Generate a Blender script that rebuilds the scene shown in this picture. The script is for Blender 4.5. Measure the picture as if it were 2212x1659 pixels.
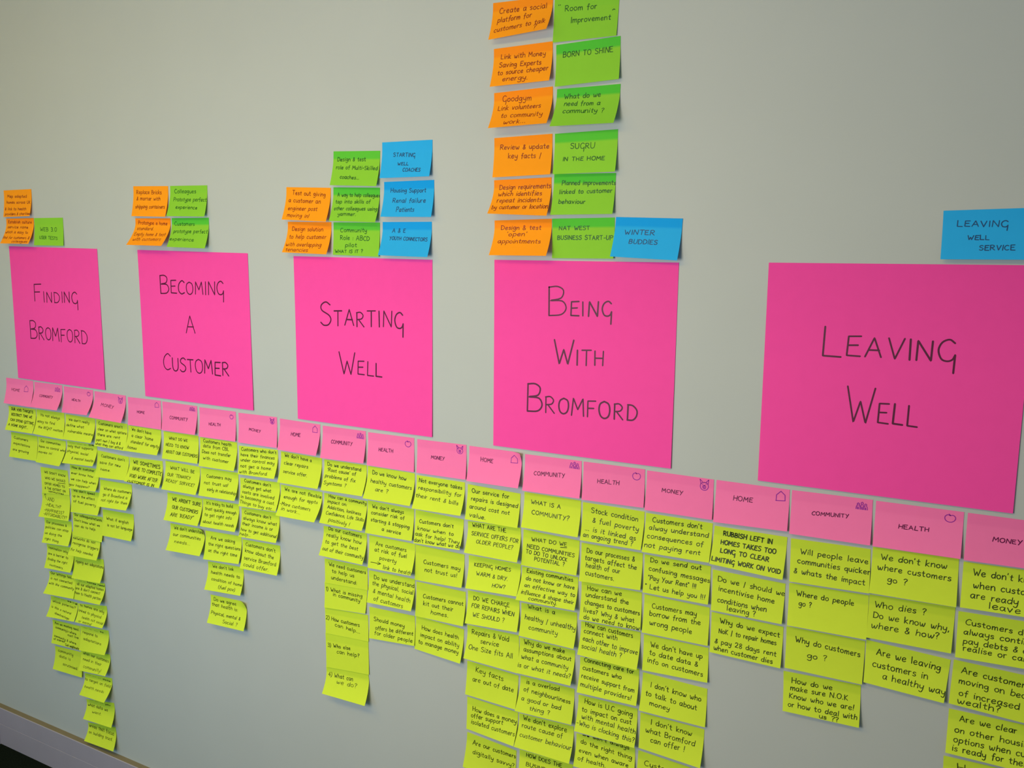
import bpy, math, random
import numpy as np
from mathutils import Matrix, Vector

# ---------------------------------------------------------------- scene, camera, light
for o in list(bpy.data.objects): bpy.data.objects.remove(o)
scene = bpy.context.scene
COL = scene.collection
R = random.Random(7)

CAM_H = 1.57646; CAM_D = 1.54020; PAN = 0.522647; TILT = -0.148850; ROLL = 0.008085; FOCAL_PX = 1960.217
cp, sp, ct, st = math.cos(PAN), math.sin(PAN), math.cos(TILT), math.sin(TILT)
fwd = Vector((-sp*ct, cp*ct, st)); rt = Vector((cp, sp, 0)); up = rt.cross(fwd)
cr, sr = math.cos(ROLL), math.sin(ROLL)
rt2 = cr*rt + sr*up; up2 = -sr*rt + cr*up
cam = bpy.data.cameras.new('camera'); camo = bpy.data.objects.new('camera', cam); COL.objects.link(camo)
m = Matrix((rt2, up2, -fwd)).transposed().to_4x4(); m.translation = Vector((0, -CAM_D, CAM_H))
camo.matrix_world = m
cam.sensor_fit = 'HORIZONTAL'; cam.sensor_width = 36.0; cam.lens = 36.0*FOCAL_PX/2212.0
cam.clip_start = 0.02; cam.clip_end = 50
scene.camera = camo

world = bpy.data.worlds.new('world'); scene.world = world; world.use_nodes = True
bg = world.node_tree.nodes['Background']; bg.inputs[0].default_value = (0.48, 0.74, 1.0, 1); bg.inputs[1].default_value = 0.29

def area_lamp(name, x, y, z, sx, sy, power, color, rot=(0, 0, 0)):
    l = bpy.data.lights.new(name, 'AREA'); l.shape = 'RECTANGLE'; l.size = sx; l.size_y = sy
    l.energy = power; l.color = color
    o = bpy.data.objects.new(name, l); COL.objects.link(o); o.location = (x, y, z); o.rotation_euler = rot
    return o
# warm ceiling lights along the wall, plus unseen fill lamps added in front of it
area_lamp('ceiling_lamp', -3.0, -1.3, 2.7, .6, .6, 70, (1.0, .74, .06))
area_lamp('ceiling_lamp', -2.3, -1.8, 2.7, 1.1, .6, 10.5, (1.0, .74, .10))
area_lamp('ceiling_lamp', -1.2, -1.8, 2.7, 1.1, .6, 18, (1.0, .74, .12))
area_lamp('ceiling_lamp', -0.5, -1.8, 2.7, .9, .6, 6.5, (1.0, .83, .5))
area_lamp('front_fill', -1.2, -1.7, 1.42, .7, .7, 20.5, (.97, 1.0, .96), (math.pi/2, 0, 0))  # added fill, brightens mid-wall and falls off towards the edges
area_lamp('front_fill', -2.2, -1.5, 0.9, .7, .7, 6, (.10, .55, 1.0), (math.pi/2, 0, 0))  # added blue fill to lift the lower left wall

scene.view_settings.view_transform = 'Standard'; scene.view_settings.look = 'None'
scene.view_settings.gamma = 1; scene.view_settings.use_curve_mapping = False
scene.view_settings.exposure = 0.0

# ---------------------------------------------------------------- materials
def srgb(r, g, b):
    f = lambda c: (c/255/12.92) if c/255 <= .04045 else ((c/255+.055)/1.055)**2.4
    return (f(r), f(g), f(b), 1)

def new_mat(name, color, rough=.8, spec=.2):
    mt = bpy.data.materials.new(name); mt.use_nodes = True
    b = mt.node_tree.nodes['Principled BSDF']
    b.inputs['Base Color'].default_value = color; b.inputs['Roughness'].default_value = rough
    b.inputs['Specular IOR Level'].default_value = spec
    return mt, mt.node_tree, b

def noise_bump(nt, b, scale, strength, dist, detail=3):
    tc = nt.nodes.new('ShaderNodeTexCoord'); n = nt.nodes.new('ShaderNodeTexNoise')
    n.inputs['Scale'].default_value = scale; n.inputs['Detail'].default_value = detail
    bp = nt.nodes.new('ShaderNodeBump'); bp.inputs['Strength'].default_value = strength; bp.inputs['Distance'].default_value = dist
    nt.links.new(tc.outputs['Object'], n.inputs['Vector']); nt.links.new(n.outputs['Fac'], bp.inputs['Height'])
    nt.links.new(bp.outputs['Normal'], b.inputs['Normal'])
    return tc, n

def speckle(nt, b, color, tc, scale, amt):
    """fine mottling of the base colour"""
    n = nt.nodes.new('ShaderNodeTexNoise'); n.inputs['Scale'].default_value = scale; n.inputs['Detail'].default_value = 4
    mr = nt.nodes.new('ShaderNodeMapRange'); mr.inputs[3].default_value = 1-amt; mr.inputs[4].default_value = 1+amt
    mx = nt.nodes.new('ShaderNodeMix'); mx.data_type = 'RGBA'; mx.blend_type = 'MULTIPLY'; mx.inputs[0].default_value = 1
    nt.links.new(tc.outputs['Object'], n.inputs['Vector']); nt.links.new(n.outputs['Fac'], mr.inputs[0])
    cc = nt.nodes.new('ShaderNodeCombineColor')
    for i in range(3): nt.links.new(mr.outputs[0], cc.inputs[i])
    mx.inputs[6].default_value = color; nt.links.new(cc.outputs[0], mx.inputs[7])
    nt.links.new(mx.outputs[2], b.inputs['Base Color'])
    return mx

wall_m, nt, b = new_mat('painted_wall', srgb(179, 180, 176), .62, .25)
tc, n = noise_bump(nt, b, 260, .12, .0006); speckle(nt, b, srgb(179, 180, 176), tc, 7, .025)
trim_m, nt, b = new_mat('skirting_paint', srgb(160, 150, 160), .5, .3)
tc, n = noise_bump(nt, b, 40, .1, .001); speckle(nt, b, srgb(160, 150, 160), tc, 12, .06)
ledge_m, nt, b = new_mat('dusty_skirting_top', srgb(128, 116, 92), .8, .1)
tc, n = noise_bump(nt, b, 120, .2, .001); speckle(nt, b, srgb(128, 116, 92), tc, 30, .1)
carpet_m, nt, b = new_mat('dark_carpet', srgb(22, 27, 22), 1, 0)
tc, n = noise_bump(nt, b, 400, 1, .004); speckle(nt, b, srgb(26, 32, 26), tc, 220, .7)

def paper(name, col, unlit_band, amt):
    """coloured note paper; missing backlight behind the glued top edge is painted as a darker tone"""
    mt, nt, b = new_mat(name, col, .75, .12)
    tc, n = noise_bump(nt, b, 900, .10, .0002)
    mx = speckle(nt, b, col, tc, 45, .03)
    oi = nt.nodes.new('ShaderNodeObjectInfo')
    mr = nt.nodes.new('ShaderNodeMapRange'); mr.inputs[3].default_value = 1-amt; mr.inputs[4].default_value = 1+amt
    nt.links.new(oi.outputs['Random'], mr.inputs[0])
    uv = nt.nodes.new('ShaderNodeSeparateXYZ'); nt.links.new(tc.outputs['UV'], uv.inputs[0])
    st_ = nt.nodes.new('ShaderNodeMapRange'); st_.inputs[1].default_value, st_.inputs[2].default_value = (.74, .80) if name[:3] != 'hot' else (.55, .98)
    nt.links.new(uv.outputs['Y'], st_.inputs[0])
    m2 = nt.nodes.new('ShaderNodeMix'); m2.data_type = 'RGBA'; m2.inputs[6].default_value = col; m2.inputs[7].default_value = unlit_band
    bm_ = nt.nodes.new('ShaderNodeMath'); bm_.operation = 'MULTIPLY'      # how strongly the painted loss of backlight shows on this note
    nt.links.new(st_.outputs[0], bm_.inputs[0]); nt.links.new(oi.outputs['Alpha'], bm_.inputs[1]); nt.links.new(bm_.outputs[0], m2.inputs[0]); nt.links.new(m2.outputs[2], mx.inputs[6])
    m3 = nt.nodes.new('ShaderNodeVectorMath'); m3.operation = 'SCALE'
    nt.links.new(mx.outputs[2], m3.inputs[0]); nt.links.new(mr.outputs[0], m3.inputs['Scale'])
    nt.links.new(m3.outputs[0], b.inputs['Base Color'])
    tr = nt.nodes.new('ShaderNodeBsdfTranslucent'); nt.links.new(m3.outputs[0], tr.inputs['Color'])   # thin paper lets some light through
    ms = nt.nodes.new('ShaderNodeMixShader'); ms.inputs[0].default_value = .10
    out = nt.nodes['Material Output']
    nt.links.new(b.outputs[0], ms.inputs[1]); nt.links.new(tr.outputs[0], ms.inputs[2]); nt.links.new(ms.outputs[0], out.inputs['Surface'])
    return mt
PAPER = {
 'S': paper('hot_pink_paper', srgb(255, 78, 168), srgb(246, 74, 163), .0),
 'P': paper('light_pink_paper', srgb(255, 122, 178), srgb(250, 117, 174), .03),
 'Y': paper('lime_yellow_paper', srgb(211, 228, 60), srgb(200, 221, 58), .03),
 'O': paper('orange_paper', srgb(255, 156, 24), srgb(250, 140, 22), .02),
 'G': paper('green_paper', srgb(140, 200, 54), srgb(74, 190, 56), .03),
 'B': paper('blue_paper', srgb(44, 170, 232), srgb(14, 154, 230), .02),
}
INK = {k: new_mat('ink_on_'+n_, c, .5, .3)[0] for k, n_, c in (
 ('S', 'hot_pink', srgb(84, 0, 48)), ('P', 'light_pink', srgb(98, 0, 64)), ('Y', 'yellow', srgb(50, 62, 6)),
 ('O', 'orange', srgb(132, 36, 0)), ('G', 'green', srgb(20, 84, 20)), ('B', 'blue', srgb(8, 62, 108)))}
PURPLE = new_mat('purple_ink', srgb(150, 30, 150), .5, .3)[0]

# ---------------------------------------------------------------- helpers
def make_obj(name, verts, faces, mat, parent=None, loc=(0, 0, 0), uvs=None, smooth=False):
    me = bpy.data.meshes.new(name); me.from_pydata(verts, [], faces); me.update()
    me.materials.append(mat)
    if uvs is not None:
        ul = me.uv_layers.new(name='uv'); li = np.empty(len(me.loops), dtype=np.int32); me.loops.foreach_get('vertex_index', li)
        ul.data.foreach_set('uv', np.asarray(uvs, dtype=np.float32)[li].ravel())
    if smooth: me.polygons.foreach_set('use_smooth', [True]*len(me.polygons))
    o = bpy.data.objects.new(name, me); COL.objects.link(o)
    if parent is not None: o.parent = parent
    else: o.location = loc
    return o

def box(name, x0, x1, y0, y1, z0, z1, mat, kind='structure', parent=None):
    v = [(x0,y0,z0),(x1,y0,z0),(x1,y1,z0),(x0,y1,z0),(x0,y0,z1),(x1,y0,z1),(x1,y1,z1),(x0,y1,z1)]
    f = [(0,3,2,1),(4,5,6,7),(0,1,5,4),(1,2,6,5),(2,3,7,6),(3,0,4,7)]
    o = make_obj(name, v, f, mat, parent)
    if kind and parent is None: o['kind'] = kind
    return o

def extrude_profile(name, prof, axis, a0, a1, mats, matidx, origin):
    """skirting: a closed cross-section swept along an axis"""
    n = len(prof); v = []
    for a in (a0, a1):
        for (o_, z) in prof:
            v.append((a, origin-o_, z) if axis == 'x' else (origin+o_, a, z))
    f = [(i, (i+1) % n, n+(i+1) % n, n+i) for i in range(n)] + [tuple(range(n))[::-1], tuple(range(n, 2*n))]
    o = make_obj(name, v, f, mats[0])
    for mm in mats[1:]: o.data.materials.append(mm)
    for i, k in enumerate(matidx): o.data.polygons[i].material_index = k
    o['kind'] = 'structure'
    return o

# ---------------------------------------------------------------- room shell
XL = -2.765
box('wall_back', XL-.12, 3.2, 0.0, .12, -.02, 2.9, wall_m)
box('wall_left', XL-.12, XL, -3.2, 0.0, -.02, 2.9, wall_m)
box('floor', XL-.12, 3.2, -3.2, .12, -.06, 0, carpet_m)
prof = [(0, 0), (.018, 0), (.018, .070), (.0172, .0705), (.0172, .0715), (.018, .072), (.018, .126), (.0165, .1275), (.0155, .128), (0, .128)]
prof = [(o_, z*SKH/.128) for o_, z in [(a, c) for a, c in prof]] if (SKH := 0.1254) else prof
extrude_profile('baseboard_back', prof, 'x', XL, 3.2, [trim_m, ledge_m], [0, 0, 0, 0, 0, 0, 0, 1, 1, 0, 0, 0], 0.0)
extrude_profile('baseboard_left', prof, 'y', -3.2, -.018, [trim_m, ledge_m], [0, 0, 0, 0, 0, 0, 0, 1, 1, 0, 0, 0], XL)

# ---------------------------------------------------------------- handwriting: a single-stroke alphabet
GL = {
'A':'6.8;0,0 3.3,10 6.8,0;1.2,3.6 5.8,3.6','B':'6;.1,9.9 .2,0;~0,9.8 3,10 5,8.6 4.2,6 .5,5.2 4.6,5 6,2.6 4.4,.4 .2,0',
'C':'5.8;~5.8,8.6 3.6,10 1,8 0,5 .6,1.8 3,0 5.8,1','D':'6.4;.3,9.8 .4,.1;~0,9.8 3.5,9.4 6.3,6.6 6.2,3 4,.4 .2,.1',
'E':'5.4;5.4,9.8 .4,9.6 .2,.2 5.6,0;.3,5.2 4.4,5.4','F':'5.2;5.4,9.9 .3,9.6 .2,0;.3,5.2 4.2,5.4',
'G':'6.2;~5.8,8.4 3.8,10 1.2,8.6 0,5 1.2,1 3.4,0 5.2,.8 6,2.6;6.1,3 5.9,-5.4','H':'6;0,10 .2,0;6,10 5.8,0;.1,5 5.9,5.1',
'I':'1;.5,10 .5,0','J':'4;~4,10 4,3 3,.4 1,.2 0,2','K':'5.4;.2,10 .2,0;5,9.8 .4,4.6 5.4,0','L':'5;.2,10 0,.2 5,0',
'M':'7.6;0,0 .8,10 3.8,3.6 6.8,10 7.6,0','N':'6.2;0,0 .3,10 5.9,0 6.2,10',
'O':'6.8;~3.4,10 .8,8.4 0,5 1,1.4 3.4,0 5.9,1.4 6.8,5 6,8.6 3.2,10','P':'5.6;.4,9.8 .3,-.3;~0,9.6 3.2,10 5.6,8 4.4,5.2 .4,4.4',
'Q':'6.8;~3.4,10 .8,8.4 0,5 1,1.4 3.4,0 5.9,1.4 6.8,5 6,8.6 3.2,10;4.5,2.4 7,-1','R':'6;.3,9.8 .2,0;~0,9.6 3.2,10 5.4,8 4.2,5.6 .6,4.9;1.6,5 6,0',
'S':'5.4;~5.2,8.8 3,10 .6,8.6 .8,6.4 4.4,4.4 5.4,2.4 4,.3 1.6,0 0,1.2','T':'6.2;0,9.8 6.2,10;3.1,9.8 3.2,0',
'U':'6;~0,10 .2,3 1.6,.2 4.2,.2 5.8,2.8 6,10','V':'6.2;0,10 3.1,0 6.2,10','W':'8.4;0,10 2.4,0 4.2,6 6.1,0 8.4,10',
'X':'6;0,10 6,0;6,10 0,0','Y':'5.8;0,10 3,5;5.8,10 1.6,-1','Z':'5.6;0,10 5.6,10 0,0 5.6,0',
'a':'5;~4.4,5.2 2.6,6.1 .6,5 .1,2.4 1.2,.2 3,.5 4.5,4.4;~4.7,6 4.5,2 4.9,.2 5.4,.2','b':'4.6;.3,10 .3,.2;~.3,4.4 2.4,6 4.6,4.6 4.4,1.4 2.4,0 .3,1',
'c':'4.1;~4.1,5 2.6,6 .6,5 0,2.8 1,.4 2.6,0 4.2,.9','d':'4.8;~4.6,5 2.6,6 .5,4.8 .1,2 1.6,.1 3.4,.8 4.6,3;4.8,10 4.7,0',
'e':'4.6;~.3,2.7 2.6,3.1 4.4,4.3 3.2,6 1.2,5.4 .1,2.8 1.2,.3 3,.1 4.7,1.2','f':'3.6;~3.9,9.2 2.8,10 1.8,8.4 1.7,4 1.5,-1.2;0,5.4 3.6,5.6',
'g':'4.8;~4.5,5.2 2.6,6 .5,5 .1,2.8 1.4,.9 3.2,1.4 4.6,4.4;~4.7,5.9 4.7,-1 3.8,-3.6 1.8,-4 .2,-2.8','h':'4.6;.3,10 .2,0;~.3,3.6 2,5.8 4,5.6 4.5,3.4 4.6,0',
'i':'1;.5,6 .6,0;.9,8.4 1.2,8.9','j':'2;~1.6,6 1.6,-2 .2,-3.6;1.5,8.2 1.7,8.7','k':'4.3;.3,10 .2,0;4,6 .5,2.8 4.3,0','l':'1;.5,10 .5,0',
'm':'7;.1,6 .2,0;~.2,3.6 1.8,5.9 3.2,5.4 3.6,0;~3.6,3.6 5.2,5.9 6.5,5.4 6.9,0','n':'4.5;.1,6 .2,0;~.2,3.4 2,5.9 3.8,5.6 4.4,3.4 4.5,0',
'o':'4.6;~2.4,6 .5,5 0,2.8 1,.4 2.6,0 4.3,1.2 4.6,3.6 3.6,5.6 2.2,6','p':'4.7;.3,5.9 .2,-4;~.3,4.6 2.4,6 4.6,4.6 4.4,1.6 2.4,.1 .3,1.2',
'q':'4.7;~4.5,5.2 2.6,6 .5,5 .1,2.8 1.4,.6 3.2,1 4.6,3.6;4.7,6 4.7,-3.6','r':'2.9;.1,6 .3,0;~.3,3.4 1.2,5.6 3.1,5.8',
's':'3.6;~3.6,5.2 2,6 .4,5 .8,3.6 3.1,2.6 3.6,1.2 2.2,0 0,.6','t':'3.5;~1.7,8.8 1.6,2 2.2,.2 3.6,.3;0,5.8 3.6,6',
'u':'4.5;~0,6 .2,1.8 1.4,.1 3,.5 4.3,3;4.3,6 4.5,0','v':'4.3;0,6 2,0 4.3,6','w':'6.4;~0,6 .8,1 2,.1 3.2,3.8;~3.2,4.4 4.1,.3 5.2,.6 6.2,4 6.4,6',
'x':'4.3;0,6 4.3,0;4.1,6 0,0','y':'4.5;~0,6 .4,2.6 2,1.4 4.1,2.8;~4.5,6 4.3,0 3.5,-3.4 1.8,-4 .2,-3','z':'4;0,6 4,6 0,0 4.2,0',
'0':'5.4;~2.7,10 .6,8 0,5 .8,1.4 2.7,0 4.8,1.6 5.4,5 4.6,8.6 2.6,10','1':'1.6;0,8 1.2,10 1.2,0','2':'5;~0,8 1.6,10 4.4,9 4.2,6 1.6,2.4 0,.2;0,.2 5,0',
'3':'4.8;~0,9 2.4,10 4.4,8.4 3.6,6 1.6,5.2 4.2,4.6 4.8,2.2 3,0 0,.8','4':'5;3.6,10 0,3 5,3;3.8,6 3.6,0','8':'5;~2.6,5.2 .6,7 1.2,9.6 3.6,9.8 4.4,7.4 2.4,5.2 .3,2.4 1.6,0 4,.4 4.6,3 2.6,5.2',
'&':'4.8;~4.8,3.4 3,0 .8,.2 .4,2.4 3.6,6.6 3.4,8.8 1.8,8.6 1.6,6.6 4.6,.2','?':'3.8;~0,8.4 1.6,10 3.8,9 3.4,6.8 2,5 1.9,2.6;1.8,.4 1.9,-.1','!':'1;.7,10 .4,2.8;.4,.5 .4,0',
'.':'1;.3,.5 .7,.1',',':'1.2;.8,.8 .2,-1.6',"'":'.9;.7,10 .3,8','"':'2.2;.4,9.8 .3,7.8;1.8,9.8 1.7,7.8',':':'1;.5,5 .5,4.5;.4,.7 .4,.2','/':'2.4;2.4,10 .4,-1.6',
'-':'3.4;0,3.6 3.4,3.9',')':'2;~0,10.5 1.8,7 1.8,2 0,-2','(':'2;~2,10.5 .2,7 .2,2 2,-2','^':'3;0,6 1.6,9 3,6.2',
'{house}':'10;0,0 .2,6 5,10 9.7,6 10,.3 -.3,0','{line}':'10;0,0 10,2','{arrow}':'10;0,5 9.4,5;~6.6,8.6 9,6 9.8,5;9.8,5 6.6,2',
'{uparrow}':'4;~3.6,0 2,4 1.6,10;0,7.6 1.6,10 3.6,8.2',
'{people}':'12;~0,0 .6,4 1.5,5.4 1.2,7 2.3,8.4 3.4,7 3,5.4 4,4 4.3,0;~1.5,0 2,3 2.6,0;~4.3,1 4.9,5 5.6,6.6 5.2,8.6 6.3,10 7.4,8.6 6.9,6.6 7.7,5 8,1;~5.6,0 6.2,3.6 6.8,0;~7.7,0 8.4,4 9.2,5.2 8.9,7 10,8.2 11,7 10.6,5.2 11.5,4 12,0;~9.2,0 9.8,3 10.4,0',
'{apple}':'9.4;~4.6,8.2 2.2,8.8 .2,6.2 .6,2.4 3,.1 6.2,.1 8.8,2.6 9.2,6.4 7.2,8.8 4.8,8.2;~4.7,8 4.3,9.2 3.4,10',
'{pig}':'10;~5,7.4 2,6.4 .8,3.6 2.2,.8 5,0 7.8,.8 9.2,3.6 8,6.4 5,7.4;~5,4.6 3.6,3.9 3.6,2.1 5,1.5 6.4,2.2 6.3,3.9 5,4.6;1.4,6 .4,10 3.4,7.4;6.6,7.4 9.4,10 8.8,6;3,5.2 3.4,5.6;6.6,5.4 7,5.8;~5.2,3.8 4.6,3.2 4.7,2.5 5.3,2.3'}

def parse(s):
    p = s.split(';'); out = []
    for q in p[1:]:
        sm = q[0] == '~'; q = q.lstrip('~')
        pts = np.array([[float(c) for c in w.split(',')] for w in q.split()])
        if sm:                                   # Catmull-Rom
            P = np.vstack([2*pts[0]-pts[1], pts, 2*pts[-1]-pts[-2]]); r = []
            for i in range(1, len(P)-2):
                for t in (0, .25, .5, .75):
                    a, b_, c, d = P[i-1], P[i], P[i+1], P[i+2]
                    r.append(.5*((2*b_)+(-a+c)*t+(2*a-5*b_+4*c-d)*t*t+(-a+3*b_-3*c+d)*t**3))
            r.append(P[-2]); pts = np.array(r)
        else:
            r = [pts[0]]
            for i in range(1, len(pts)):
                for t in (.25, .5, .75, .97, 1.0) if i < len(pts)-1 else (.33, .66, 1.0): r.append(pts[i-1]+(pts[i]-pts[i-1])*t)
                if i < len(pts)-1: r.append(pts[i]+(pts[i+1]-pts[i])*.03)
            pts = np.array(r)
        out.append(pts)
    return float(p[0]), out
GLY = {k: parse(v) for k, v in GL.items()}

def layout(text, small):
    """glyph strokes of a line in em/10 units, plus its width"""
    if text in GLY:
        w, st_ = GLY[text]; return w, [s.copy() for s in st_]
    x = 0; out = []; first = True
    for ch in text:
        if ch == ' ': x += 5.6; first = True; continue
        w, st_ = GLY.get(ch, GLY['.'])
        k = 1.0 if first or small == 1 else small
        jx, jy, js = R.uniform(-.15, .15), R.uniform(-.3, .3), R.uniform(.94, 1.07)*k*(.92 if ch.isupper() and small == 1 and text.isupper() else 1)
        sh = R.uniform(-.02, .10) if small == 1 else R.uniform(-.02, .03)
        for s in st_:
            q = s*js; q = q+np.array([x+jx, jy]); q[:, 0] += sh*s[:, 1]*js; out.append(q)
        x += w*js + (2.1 if small == 1 else 1.5); first = False
    return x-1.6, out

# ---------------------------------------------------------------- paper surfaces
def prof_v(v):
    return np.where(v < .18, 0, (np.clip(v-.18, 0, 1)/.82)**1.6)

class Sheet:
    """a sheet of paper stuck along its top edge: corners TL TR BR BL in metres, lifting towards the bottom"""
    def __init__(s, c, base, curl):
        s.c = np.array(c); s.base = base; s.curl = curl
        s.org = (s.c[0]+s.c[1])/2
    def P(s, u, v, off=0.0):
        u = np.asarray(u, float)[..., None]; v = np.asarray(v, float)[..., None]
        TL, TR, BR, BL = s.c
        p = (1-u)*(1-v)*TL+u*(1-v)*TR+u*v*BR+(1-u)*v*BL
        L = (1-u)*-BL[1]+u*-BR[1]
        y = s.base+(L-s.base)*prof_v(v)
        if s.curl:
            k = np.clip(u-.80, 0, 1)/.20*np.clip(.34-v, 0, 1)/.34
            y = y + .010*k**1.5
        p[..., 1:2] = -(y+off)
        return p-s.org

def paper_mesh(sh, nu, nv, th):
    us = np.linspace(0, 1, nu); vs = np.linspace(0, 1, nv)
    U_, V_ = np.meshgrid(us, vs)
    a = sh.P(U_.ravel(), V_.ravel())
    f = [(j*nu+i, (j+1)*nu+i, (j+1)*nu+i+1, j*nu+i+1) for j in range(nv-1) for i in range(nu-1)]
    uv = np.stack([U_.ravel(), 1-V_.ravel()], 1)
    return a.tolist(), f, uv

def ink(sh, lines, w):
    """pen strokes as thin ribbons lying on the paper"""
    V_, F_ = [], []; n0 = 0
    H = (np.linalg.norm(sh.c[3]-sh.c[0])+np.linalg.norm(sh.c[2]-sh.c[1]))/2
    for (u0, v0, u1, v1, h, small, text) in lines:
        tw, strokes = layout(text, small)
        for s in strokes:
            k = s[:, 0]/tw
            u = u0+(u1-u0)*k; v = v0+(v1-v0)*k-s[:, 1]/10*h/H
            u = np.clip(u, .004, .996); v = np.clip(v, .006, .994)
            c = sh.P(u, v, .00022)
            d = c[1:]-c[:-1]; ln = np.linalg.norm(d, axis=1)
            keep = np.concatenate([[True], ln > 2e-5]); c = c[keep]
            if len(c) < 2: continue
            d = np.gradient(c, axis=0); d /= np.linalg.norm(d, axis=1)[:, None]+1e-12
            ww = w*R.uniform(.9, 1.12)
            c = np.vstack([c[0]-d[0]*ww*.42, c, c[-1]+d[-1]*ww*.42]); d = np.vstack([d[0], d, d[-1]])
            nrm = np.cross(d, np.array([0, 1.0, 0])); nrm /= np.linalg.norm(nrm, axis=1)[:, None]+1e-12
            hw = np.full(len(c), ww/2); hw[0] = hw[-1] = ww*.2
            l = c+nrm*hw[:, None]; r = c-nrm*hw[:, None]; m_ = len(c)
            V_.append(np.stack([l, r], 1).reshape(-1, 3))
            F_ += [(n0+2*i, n0+2*i+1, n0+2*i+3, n0+2*i+2) for i in range(m_-1)]
            n0 += 2*m_
    return (np.vstack(V_).tolist(), F_) if V_ else (None, None)

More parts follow.
